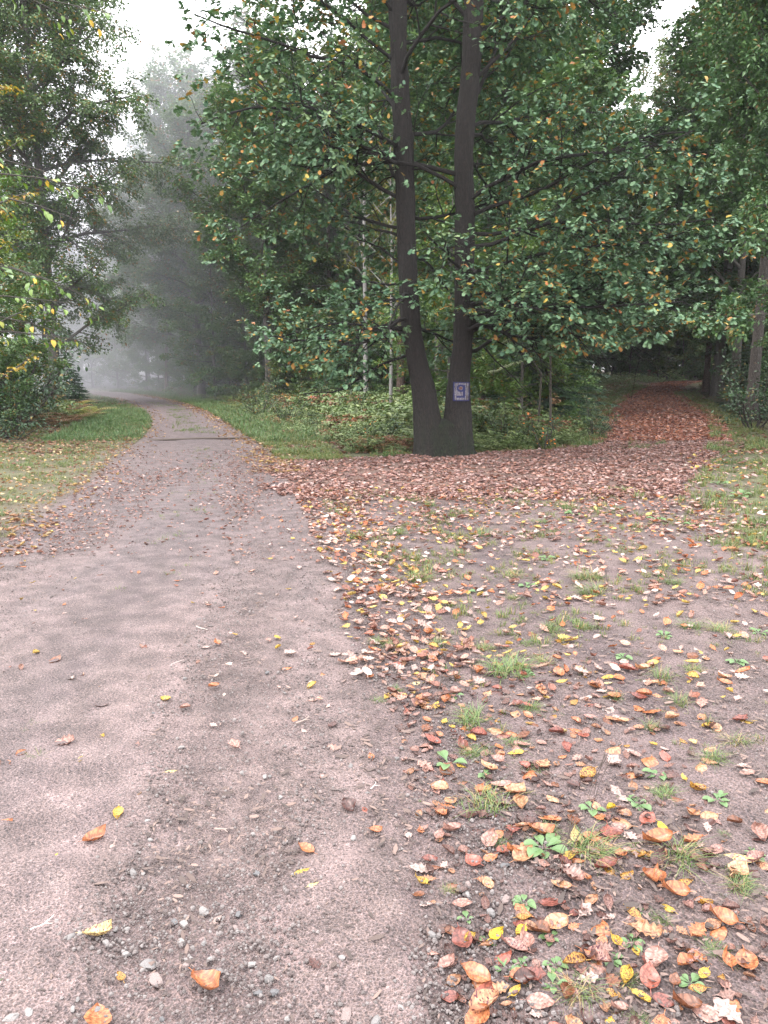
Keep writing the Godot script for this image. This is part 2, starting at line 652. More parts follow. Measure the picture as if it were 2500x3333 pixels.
func spec(over: Dictionary) -> Dictionary:
	var S := {"seg": 0.5, "wob": 0.14, "lift": [0.02, 0.0, -0.02], "thin": 0.004, "last": 2, "kids": [2.2, 4.0, 3.0], "from": [0.15, 0.1, 0.1], "ratio": [0.42, 0.45, 0.4], "flat": 0.85, "leaves": 14.0,
		"kind": "rhomb", "leaf": 0.13, "ratio_w": 0.6, "mess": 0.35, "hang": 0.1, "tilt": 0.35, "col_a": Color(0.05, 0.11, 0.035), "col_b": Color(0.13, 0.20, 0.06), "turn": 0.06,
		"col_c": Color(0.25, 0.19, 0.04), "col_d": Color(0.22, 0.09, 0.03), "rosette": 5.0, "spread": 0.1}
	S.merge(over, true)
	return S

func make_tree(called: String, tall: float, r: float, low: float, limbs: int, reach: float, top: float, S: Dictionary, wood: Material, leafy: Material, bend := 0.02, rise := 0.15) -> Node3D:
	# tapered trunk from the ground, limbs from low to the top; reach is the longest limb and top the share of it that is left at the top
	var W := Surf.new()
	var L := Surf.new()
	var T := Surf.new()
	var pts := []
	var rad := []
	var p := Vector3(0, -0.25, 0)
	var lean := Vector3(rf(-1, 1), 0, rf(-1, 1)) * bend
	var n := 14
	for i in n + 1:
		var t := i / float(n)
		pts.append(p)
		rad.append(r * (1.0 - 0.82 * t) * (1.0 + 0.55 * exp(-t * tall / 0.35)))
		lean += Vector3(rf(-1, 1), 0, rf(-1, 1)) * bend * 0.5
		p += (Vector3.UP + lean).normalized() * (tall + 0.25) / n
	tube(T, pts, rad, 12)
	var az := rf(0, TAU)
	for k in limbs:
		var t := lerpf(low / tall, 0.98, pow((k + rng.randf() * 0.6) / limbs, 0.9))
		var f := t * n
		var i := mini(int(f), n - 1)
		var at: Vector3 = pts[i].lerp(pts[i + 1], f - i)
		az += 2.4 + rf(-0.5, 0.5)
		var span := (t - low / tall) / (1.0 - low / tall)
		var lg := reach * lerpf(sin(PI * lerpf(0.33, 0.86, span)), 1.0 - span, 0.25 * (1.0 - top)) * rf(0.7, 1.2)
		var e: float = rise + 0.55 * span + rf(-0.18, 0.18)
		grow(W, L, at, Vector3(cos(az) * cos(e), sin(e), sin(az) * cos(e)), lg, minf(rad[i] * 0.45, 0.012 + lg * 0.013), 0, S)
	print(called, " leaf tris ", L.ix.size() / 3, " wood tris ", W.ix.size() / 3)
	var o := thing(called, Vector3.ZERO)
	part("trunk", T.mesh(wood), o)
	if W.v.size():
		var w := part("branches", W.mesh(wood), o)
		w.set_meta("kind", "stuff")
	if L.v.size():
		var l := part("crown", L.mesh(leafy), o)
		l.set_meta("kind", "stuff")
	return o

func make_spruce(called: String, tall: float, reach: float, low: float) -> Node3D:
	var W := Surf.new()
	var L := Surf.new()
	var T := Surf.new()
	tube(T, [Vector3(0, -0.2, 0), Vector3(0, tall * 0.5, 0), Vector3(0, tall, 0)], [0.012 * tall + 0.02, 0.007 * tall + 0.01, 0.008], 9)
	var y := low
	while y < tall * 0.99:
		var t := y / tall
		var k := 6 if t < 0.9 else 4
		var turn := rf(0, TAU)
		for j in k:
			var a := turn + TAU * j / k + rf(-0.25, 0.25)
			var out := Vector3(cos(a), 0, sin(a))
			var len_ := reach * pow(1.0 - t, 0.8) * rf(0.75, 1.15) + 0.12
			var pts := []
			var rad := []
			for i in 6:
				var s := i / 5.0
				pts.append(Vector3(0, y, 0) + out * len_ * s + Vector3.UP * len_ * (0.10 * s - 0.42 * s * s + 0.22 * s * s * s))
				rad.append(lerpf(0.018, 0.004, s) * (0.4 + len_ * 0.4))
			tube(W, pts, rad, 3)
			var twigs := int(len_ * 15.0) + 4
			for q in twigs:
				var s := rf(0.12, 1.0) * 5.0
				var i := mini(int(s), 4)
				var at: Vector3 = pts[i].lerp(pts[i + 1], s - i)
				var dd: Vector3 = (pts[i + 1] - pts[i]).normalized()
				var side := dd.cross(Vector3.UP).normalized() * (1.0 if q % 2 == 0 else -1.0)
				var d := (dd * rf(0.4, 1.0) + side * rf(0.2, 1.1) + Vector3.DOWN * rf(0.0, 0.45)).normalized()
				var tw := rf(0.16, 0.34) * (0.5 + 0.5 * len_ / reach)
				for m in 5:
					var c := Color(0.016, 0.042, 0.022).lerp(Color(0.04, 0.085, 0.04), rng.randf())
					var pp := at + d * tw * m / 5.0
					var e := (d + d.cross(Vector3.UP).normalized() * (0.75 if m % 2 == 0 else -0.75) + rv() * 0.25).normalized()
					leaf2(L, pp, e, (Vector3.UP + rv() * 0.5).normalized(), tw * 0.6, tw * 0.16, c)
				leaf2(L, at, d, (Vector3.UP + rv() * 0.5).normalized(), tw * 1.25, tw * 0.2, Color(0.02, 0.05, 0.025))
		y += lerpf(0.28, 0.16, t) * (0.6 + tall * 0.06)
	var o := thing(called, Vector3.ZERO)
	part("trunk", T.mesh(M.bark_dark), o)
	part("branches", W.mesh(M.bark_dark), o).set_meta("kind", "stuff")
	part("needles", L.mesh(M.needles), o).set_meta("kind", "stuff")
	return o

func make_bush(called: String, tall: float, wide: float, stems: int, S: Dictionary, leafy: Material) -> Node3D:
	var W := Surf.new()
	var L := Surf.new()
	for k in stems:
		var a := TAU * k / stems + rf(-0.4, 0.4)
		var e := rf(0.5, 1.35)
		var out := Vector3(cos(a) * cos(e), sin(e), sin(a) * cos(e))
		grow(W, L, Vector3(cos(a), 0, sin(a)) * wide * 0.12 * rng.randf() + Vector3(0, -0.05, 0), out, lerpf(wide, tall, e / 1.35) * rf(0.7, 1.05), 0.016, 0, S)
	var o := thing(called, Vector3.ZERO)
	part("stems", W.mesh(M.bark_dark), o).set_meta("kind", "stuff")
	part("foliage", L.mesh(leafy), o).set_meta("kind", "stuff")
	return o

func make_fern(called: String, fronds: int, len_: float, a: Color, b: Color) -> Node3D:
	var o := thing(called, Vector3.ZERO)
	for k in fronds:
		var L := Surf.new()
		var az := TAU * k / fronds + rf(-0.3, 0.3)
		var out := Vector3(cos(az), 0, sin(az))
		var ln := len_ * rf(0.7, 1.1)
		var up := rf(0.7, 1.1)
		var c: Color = a.lerp(b, rng.randf())
		var last := Vector3.ZERO
		for i in 18:
			var t := (i + 1) / 18.0
			var p := out * ln * (0.25 * t + 0.65 * t * t) + Vector3.UP * ln * up * (t - 0.62 * t * t)
			var d := (p - last).normalized()
			leaf2(L, last, d, Vector3(out.z, 0.2, -out.x), (p - last).length() * 1.1, 0.012, c * 0.8)
			if i > 3:
				var side := d.cross(Vector3.UP).normalized()
				var w := ln * 0.34 * (1.0 - pow(t, 1.4)) + 0.02
				for s in [-1.0, 1.0]:
					leaf2(L, p, (side * s + d * 0.35 + Vector3.DOWN * 0.15).normalized(), Vector3.UP, w, ln * 0.05, c.lerp(b, rng.randf() * 0.4))
			last = p
		part("frond", L.mesh(M.leaf_green), o)
	return o

func copy_of(o: Node3D, at: Vector3, turn: float, size: float, stretch := 1.0) -> Node3D:
	var c: Node3D = o.duplicate()
	c.name = numbered(String(o.name).trim_suffix("_proto"))
	add_child(c)
	c.position = at
	c.rotation = Vector3(0, turn, 0)
	c.scale = Vector3(size, size * stretch, size)
	c.visible = true
	return c

func proto(o: Node3D) -> Node3D:
	remove_child(o)
	var base := String(o.name)
	names[base.get_slice("_0", 0)] = maxi(0, names.get(base.get_slice("_0", 0), 1) - 1)
	o.name = base.get_slice("_0", 0)
	return o

# ------------------------------------------------------------------ where things are, in words

func spot(x: float, z: float) -> String:
	var far := "at the very front"
	if z < -9.0:
		far = "towards the fork"
	elif z < -7.0:
		far = "short of the oak"
	elif z < -5.0:
		far = "some way ahead"
	elif z < -3.7:
		far = "four steps ahead"
	elif z < -2.9:
		far = "three steps ahead"
	elif z < -2.35:
		far = "two steps ahead"
	elif z < -1.95:
		far = "one step ahead"
	var across := "on the muddy ground"
	var e := x - look(road_r, z)
	var l := x - look(road_l, z)
	if l < 0.0:
		across = "on the grassy left verge"
	elif e < -1.0:
		across = "left on the gravel road"
	elif e < -0.45:
		across = "mid gravel road"
	elif e < -0.02:
		across = "on the right wheel track"
	elif e < 0.35:
		across = "on the stony road edge"
	elif e < 0.85:
		across = "in the leafy strip"
	return across + " " + far

const NTH := ["nearest", "second nearest", "third nearest", "fourth nearest", "fifth nearest", "sixth nearest", "seventh nearest", "eighth nearest", "ninth nearest", "tenth nearest",
	"eleventh nearest", "twelfth nearest", "thirteenth nearest", "fourteenth nearest", "fifteenth nearest", "sixteenth nearest", "seventeenth nearest", "eighteenth nearest", "nineteenth nearest", "twentieth nearest"]

func single_out(things: Array, group: String) -> void:
	# things: [node, label, category]; where a label comes more than once, say which it is, counted from the viewer
	var by := {}
	for t in things:
		if not by.has(t[1]):
			by[t[1]] = []
		by[t[1]].append(t)
	for label in by:
		var list: Array = by[label]
		list.sort_custom(func(a, b): return a[0].position.distance_squared_to(EYE) < b[0].position.distance_squared_to(EYE))
		for i in list.size():
			var s: String = label
			if list.size() > 1:
				s += ", " + (NTH[i] if i < NTH.size() else "%dth nearest" % (i + 1))
			tag(list[i][0], s, list[i][2], group)

# ------------------------------------------------------------------ the scene

func _ready() -> void:
	rng.seed = 20231
	# camera
	var cam := Camera3D.new()
	cam.name = "camera"
	add_child(cam)
	cam.position = EYE
	cam.rotation_degrees = Vector3(-10.605, 0, 0)
	cam.fov = 67.31
	cam.near = 0.05
	cam.far = 600.0
	cam.current = true
	# sky, haze and exposure: a bright, white, overcast morning
	var sky := ProceduralSkyMaterial.new()
	sky.sky_top_color = lin(0.95, 0.96, 0.99)
	sky.sky_horizon_color = lin(1.0, 1.0, 1.0)
	sky.sky_curve = 0.25
	sky.ground_horizon_color = lin(0.5, 0.5, 0.5)
	sky.ground_bottom_color = lin(0.2, 0.18, 0.17)
	sky.sky_energy_multiplier = 1.4
	var env := Environment.new()
	env.background_mode = Environment.BG_SKY
	env.sky = Sky.new()
	env.sky.sky_material = sky
	env.tonemap_mode = Environment.TONE_MAPPER_LINEAR
	env.tonemap_exposure = 2.6
	env.fog_enabled = true
	env.fog_density = 0.0004
	env.fog_light_color = Color(0.97, 0.97, 1.0)
	env.volumetric_fog_enabled = true
	env.volumetric_fog_density = 0.0
	env.sdfgi_enabled = true
	env.ssao_enabled = true
	env.ssil_enabled = true
	var we := WorldEnvironment.new()
	we.name = "environment"
	we.environment = env
	add_child(we)
	var sun := DirectionalLight3D.new()
	sun.name = "sun"
	add_child(sun)
	sun.light_energy = 0.45
	sun.light_color = Color(1.0, 0.96, 0.92)
	sun.light_angular_distance = 25.0
	sun.shadow_enabled = true
	sun.sky_mode = DirectionalLight3D.SKY_MODE_LIGHT_ONLY
	sun.look_at_from_position(Vector3(-9, 22, 3), Vector3.ZERO, Vector3.UP)

	for k in [[n_lo, 1, 0.12], [n_mid, 2, 0.8], [n_fine, 3, 5.0]]:
		k[0].seed = k[1]
		k[0].frequency = k[2]
		k[0].fractal_octaves = 3
	road_l = table([[12, -2.8], [0, -3.0], [-4, -3.1], [-6.33, -3.25], [-8.32, -3.61], [-10.25, -3.92], [-13.29, -4.56], [-16.36, -5.11], [-21.21, -6.29], [-25.51, -7.7], [-31.95, -10.29], [-40.65, -14.4], [-48.38, -18.7], [-56, -30]])
	road_r = table([[12, 0.25], [0, 0.12], [-1.95, 0.05], [-3.13, -0.06], [-3.98, -0.15], [-4.83, -0.26], [-6.42, -0.51], [-9.45, -1.09], [-12.3, -1.71], [-15.84, -2.71], [-19.56, -3.87], [-25.51, -5.72], [-33.21, -8.51], [-40.65, -11.86], [-47.48, -15.81], [-52.35, -19.61], [-57, -25]])
	path_l = table([[-8, -1.0], [-12.3, -1.7], [-12.9, -1.2], [-13.1, 0.3], [-13.4, 1.8], [-14.3, 3.2], [-15.35, 4.26], [-20.35, 5.62], [-30, 8.7], [-38, 12.1], [-45, 15.4], [-50, 18.7], [-57, 26]])
	path_r = table([[-8, 3.1], [-9.4, 3.5], [-11.2, 4.55], [-15.35, 6.76], [-18.8, 8.2], [-25.5, 10.9], [-34, 13.2], [-38, 14.3], [-44, 16.9], [-50, 20.4], [-57, 30]])
	make_materials()
	rng.seed = 1278
	build_ground()
	build_mist()
	rng.seed = 938
	build_oak()
	rng.seed = 1782
	build_named_trees()
	rng.seed = 1282
	build_forest()
	rng.seed = 1273
	build_bushes()
	rng.seed = 1832
	build_undergrowth()
	rng.seed = 1167
	build_grass()
	rng.seed = 1291
	build_stones()
	rng.seed = 1263
	build_leaves()
	rng.seed = 1913
	build_small_plants()
	rng.seed = 1181
	build_twigs()

# ------------------------------------------------------------------ ground

func soil_at(x: float, z: float) -> Color:
	var dr := d_road(x, z)
	var dp := d_path(x, z)
	var k := n_lo.get_noise_2d(x * 6.0 + 31.0, z * 4.0)
	var m := n_mid.get_noise_2d(x * 2.0, z * 2.0 + 50.0)
	var soil := Color(0.242, 0.174, 0.166) * (1.0 + 0.26 * k + 0.22 * m)
	var mud := Color(0.165, 0.117, 0.118)
	if z > -9.5 and x > look(road_r, z):
		# the churned, darker and wetter strip with wheel marks
		var strip := exp(-pow((x - 1.15 - 0.12 * (z + 4.0)) / 0.22, 2.0)) * smoothstep(2.5, 3.4, -z)
		soil = soil.lerp(mud, clampf(strip * 0.85 + 0.7 * maxf(0.0, m) + 0.3 * maxf(0.0, k), 0.0, 0.9))
		var patch := exp(-pow((x - 0.35) / 0.3, 2.0)) * maxf(0.0, k + 0.25)
		soil = soil.lerp(mud, clampf(patch * 0.7, 0.0, 0.6))
	var litter := Color(0.24, 0.145, 0.115) * (1.0 + 0.3 * m)
	var wild := Color(0.13, 0.105, 0.065) * (1.0 + 0.3 * m)
	var grassy := Color(0.17, 0.17, 0.075) * (1.0 + 0.3 * m)
	var c := soil
	c = c.lerp(litter, smoothstep(0.6, -0.5, dp) if z < -8.0 else 0.0) if dp < 0.6 else c
	if x < look(road_l, z):
		c = c.lerp(grassy.lerp(litter, clampf(0.15 + 0.4 * k, 0, 1)), clampf((dr + 0.1) / 0.7, 0.0, 1.0))
		c = c.lerp(wild, clampf((dr - 2.0) / 1.5, 0.0, 1.0) * clampf((-z - 12.0) / 6.0, 0.0, 1.0))
	elif z < -11.0 and dp > 0.0:
		c = c.lerp(grassy, clampf((dr + 0.1) / 0.6, 0.0, 1.0) * clampf((-z - 11.0) / 2.0, 0.0, 1.0))
		c = c.lerp(wild, clampf((dr - 1.6) / 1.5, 0.0, 1.0))
	if x > 2.6 and z < -2.0 and dp > 0.0:
		var v := x - (3.0 + maxf(0.0, (-z - 7.0) * 0.38))
		c = c.lerp(grassy, clampf(v / 0.8 + 0.4 * m, 0.0, 1.0))
	return Color(clampf(c.r, 0, 1), clampf(c.g, 0, 1), clampf(c.b, 0, 1))

func lines_of(parts: Array) -> PackedFloat32Array:
	# positions from pieces [from, to, step]
	var out := PackedFloat32Array()
	for p in parts:
		var n := int(absf(p[1] - p[0]) / p[2])
		for i in n:
			out.append(lerpf(p[0], p[1], i / float(n)))
	out.append(parts[-1][1])
	return out

func finish_ground(s: Surf, nx: int, nz: int, m: Material) -> ArrayMesh:
	for i in nz - 1:
		for j in nx - 1:
			var a := i * nx + j
			s.ix.append_array([a, a + nx, a + 1, a + 1, a + nx, a + nx + 1])
	for i in nz:
		for j in nx:
			var l := s.v[i * nx + maxi(j - 1, 0)]
			var r := s.v[i * nx + mini(j + 1, nx - 1)]
			var u := s.v[maxi(i - 1, 0) * nx + j]
			var d := s.v[mini(i + 1, nz - 1) * nx + j]
			s.n.append((u - d).cross(r - l).normalized() * (1.0 if (u - d).cross(r - l).y > 0.0 else -1.0))
	return s.mesh(m)

func build_ground() -> void:
	var xs := lines_of([[-140, -40, 10.0], [-40, -14, 1.0], [-14, -4, 0.25], [-4, 4.4, 0.05], [4.4, 14, 0.25], [14, 40, 1.0], [40, 140, 10.0]])
	var zs := lines_of([[60, 10, 10.0], [10, -1, 1.0], [-1, -6.5, 0.05], [-6.5, -12, 0.12], [-12, -30, 0.4], [-30, -70, 1.2], [-70, -170, 10.0]])
	var s := Surf.new()
	for z in zs:
		for x in xs:
			var y := high(x, z)
			y -= 0.14 * smoothstep(0.0, 0.35, -d_road(x, z)) + 0.14 * smoothstep(0.0, 0.5, -d_path(x, z)) * smoothstep(9.4, 11.0, -z)
			s.v.append(Vector3(x, y, z))
			s.uv.append(Vector2(x, z) / 1.9)
			s.c.append(soil_at(x, z))
	tag(part("ground", finish_ground(s, xs.size(), zs.size(), M.soil), self), "bare earth, verges and forest floor around the fork", "ground", "", "structure")

	# the gravel road: a strip from behind the viewer to the bend
	s = Surf.new()
	var rows := lines_of([[8, -1, 0.5], [-1, -5, 0.035], [-5, -9, 0.07], [-9, -20, 0.2], [-20, -56, 0.6]])
	var cols := 76
	for z in rows:
		var l := look(road_l, z) - 0.12
		var r := look(road_r, z) + 0.12
		for j in cols:
			var u := j / (cols - 1.0)
			var x := lerpf(l, r, u) + 0.07 * n_mid.get_noise_2d(u * 9.0, z * 1.5) * smoothstep(0.15, 0.0, minf(u, 1.0 - u))
			var edge := minf(u, 1.0 - u) * (r - l)
			var y := high(x, z) + 0.012 * sin(PI * u) - 0.022 * (exp(-pow((u - 0.27) / 0.1, 2.0)) + exp(-pow((u - 0.78) / 0.1, 2.0)))
			y += n_fine.get_noise_2d(x * 1.4, z * 1.4) * 0.006 + n_mid.get_noise_2d(x * 1.2, z * 0.5) * 0.006 + 0.006
			y -= 0.03 * smoothstep(0.10, 0.0, edge)
			s.v.append(Vector3(x, y, z))
			s.uv.append(Vector2(x + 0.15 * sin(z * 0.7), z) / 1.5)
			var k := n_lo.get_noise_2d(x * 8.0, z * 0.6)
			var k2 := n_mid.get_noise_2d(x * 1.9, z * 0.33 + 9.0)
			var c := Color(0.288, 0.209, 0.199) * (1.0 + 0.30 * k + 0.22 * k2)
			var damp_and_shade := exp(-pow((u - 0.5) / 0.13, 2.0)) * 0.35 + maxf(0.0, k2 - 0.05) * 0.6
			damp_and_shade += 0.6 * smoothstep(3.0, 8.0, -z)  # painted shade: the road colour darkens with distance, towards the trees
			c = c.lerp(Color(0.19, 0.145, 0.148), clampf(damp_and_shade, 0.0, 0.85))
			c = c.lerp(soil_at(x, z), smoothstep(0.35, 0.05, edge) * 0.8)
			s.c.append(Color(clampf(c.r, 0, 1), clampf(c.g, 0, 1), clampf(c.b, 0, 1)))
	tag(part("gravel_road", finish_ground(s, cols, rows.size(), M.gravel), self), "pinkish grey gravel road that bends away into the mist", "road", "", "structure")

	s = Surf.new()
	rows = lines_of([[-9.2, -16, 0.12], [-16, -56, 0.6]])
	cols = 50
	for z in rows:
		var l := look(path_l, z) - 0.1
		var r := look(path_r, z) + 0.1
		for j in cols:
			var u := j / (cols - 1.0)
			var x := lerpf(l, r, u)
			var edge := minf(u, 1.0 - u) * (r - l)
			var y := high(x, z) + 0.012 - 0.05 * smoothstep(0.15, 0.0, edge) - 0.04 * smoothstep(9.9, 9.3, -z) + n_mid.get_noise_2d(x * 2.0, z * 2.0) * 0.02
			if d_road(x, z) < 0.15:
				y -= 0.06
			s.v.append(Vector3(x, y, z))
			s.uv.append(Vector2(x, z) / 1.9)
			s.c.append(soil_at(x, z))
	tag(part("woodland_path", finish_ground(s, cols, rows.size(), M.path), self), "woodland path buried under brown fallen leaves", "path", "", "structure")

	# the drain bar across the gravel road
	var d := thing("drain_bar", Vector3(-3.95, high(-3.95, -16.4) + 0.02, -16.42), 0.29)
	var b := Surf.new()
	for side in 2:
		b = Surf.new()
		tube(b, [Vector3(-1.05, 0, side * 0.07 - 0.035), Vector3(0, 0.012, side * 0.07 - 0.035), Vector3(1.05, 0, side * 0.07 - 0.035)], [0.022, 0.022, 0.022], 6)
		part("rail", b.mesh(M.twig), d)
	tag(d, "thin dark drain bar laid across the gravel road before the bend", "drain")

func build_mist() -> void:
	for k in [["Bank", Vector3(-32, 5, -88), Vector3(96, 40, 88), 0.007], ["Edge", Vector3(-20, 7, -62), Vector3(64, 40, 66), 0.024]]:
		var f := FogVolume.new()
		f.name = numbered("mist")
		f.shape = RenderingServer.FOG_VOLUME_SHAPE_ELLIPSOID
		f.size = k[2]
		f.position = k[1]
		var m := FogMaterial.new()
		m.density = k[3]
		m.albedo = Color(0.97, 0.97, 1.0)
		f.material = m
		add_child(f)
		tag(f, "bank of white mist hanging over the bend of the road" if k[0] == "Bank" else "thinner near edge of the mist beside the road's bend", "mist", "", "stuff")

# ------------------------------------------------------------------ the oak at the fork

func stem_mesh(axis: Array, radii: Array, seed_: int) -> ArrayMesh:
	# axis points at rising heights; fissured bark as real relief
	var s := Surf.new()
	var f := noise(seed_, 1.0, 3)
	var sides := 44
	var rows := 150
	var c3 := Curve3D.new()
	for p in axis:
		c3.add_point(p)
	for i in range(1, axis.size() - 1):
		var t: Vector3 = (axis[i + 1] - axis[i - 1]) / 6.0
		c3.set_point_in(i, -t)
		c3.set_point_out(i, t)
	var total := c3.get_baked_length()
	for i in rows + 1:
		var t := i / float(rows)
		var p := c3.sample_baked(t * total, true)
		var g: float = t * (radii.size() - 1)
		var r := lerpf(radii[int(g)], radii[mini(int(g) + 1, radii.size() - 1)], g - int(g))
		for j in sides + 1:
			var a := TAU * (j % sides) / sides
			var o := Vector3(cos(a), 0, sin(a))
			var k := f.get_noise_3d(o.x * 4.2 + 3.0, p.y * 0.8, o.z * 4.2)
			var q := f.get_noise_3d(o.x * 1.1, p.y * 0.6 + 20.0, o.z * 1.1)
			var e := r * (1.0 + 0.07 * q) + (absf(k) * 0.05 - 0.02)
			s.v.append(p + o * e)
			s.uv.append(Vector2(4.0 * j / sides, p.y / 0.6))
			var moss := clampf(smoothstep(0.9, 0.15, p.y) * (0.55 + 1.1 * q) + 0.35 * maxf(0.0, q - 0.1), 0.0, 1.0)
			var col := Color(0.75, 0.7, 0.68).lerp(Color(1, 0.96, 0.92), clampf(0.5 + k, 0, 1)).lerp(Color(0.45, 0.95, 0.22), moss * 0.8)
			s.c.append(col)
	var st := sides + 1
	for i in rows:
		for j in sides:
			var a := i * st + j
			# x to z is clockwise seen from above
			s.ix.append_array([a, a + 1, a + st, a + 1, a + st + 1, a + st])
	var k := SurfaceTool.new()
	k.create_from(s.mesh(), 0)
	k.generate_normals()
	var m := k.commit()
	m.surface_set_material(0, M.bark_oak)
	return m

func mark_texture() -> ImageTexture:
	var w := 88
	var h := 104
	var im := Image.create(w, h, false, Image.FORMAT_RGB8)
	var f := noise(55, 1.0, 3)
	var blue := Color(0.05, 0.07, 0.26)
	for y in h:
		for x in w:
			var u := x / float(w - 1)
			var v := y / float(h - 1)
			var streak := f.get_noise_2d(x * 0.16, y * 0.018)
			var fine := f.get_noise_2d(x * 0.5 + 90.0, y * 0.09)
			var white := Color(0.46, 0.45, 0.48).lerp(Color(0.30, 0.28, 0.31), clampf(0.5 + fine, 0, 1))
			if streak > 0.24 - 0.22 * smoothstep(0.68, 0.8, u):
				white = Color(0.22, 0.18, 0.19)
			var c := white
			var m := fine * 0.03
			if u < 0.08 + m or u > 0.93 + m or v < 0.06 + m or v > 0.94 + m:
				c = blue if streak < 0.25 else Color(0.12, 0.10, 0.17)
			# the figure: a ring, its stem down the side and a foot to the left
			var px := (u - 0.44) * 0.85
			var py := v - 0.32
			var ring := sqrt(px * px + py * py)
			if absf(ring - 0.15) < 0.05 + m:
				c = blue
			if ring < 0.075 + m:
				c = Color(0.34, 0.19, 0.16)
			if u > 0.57 + m and u < 0.70 + m and v > 0.16 and v < 0.82:
				c = blue
			if v > 0.72 + m and v < 0.82 + m and u > 0.20 and u < 0.70:
				c = blue
			im.set_pixel(x, y, c)
	return ImageTexture.create_from_image(im)

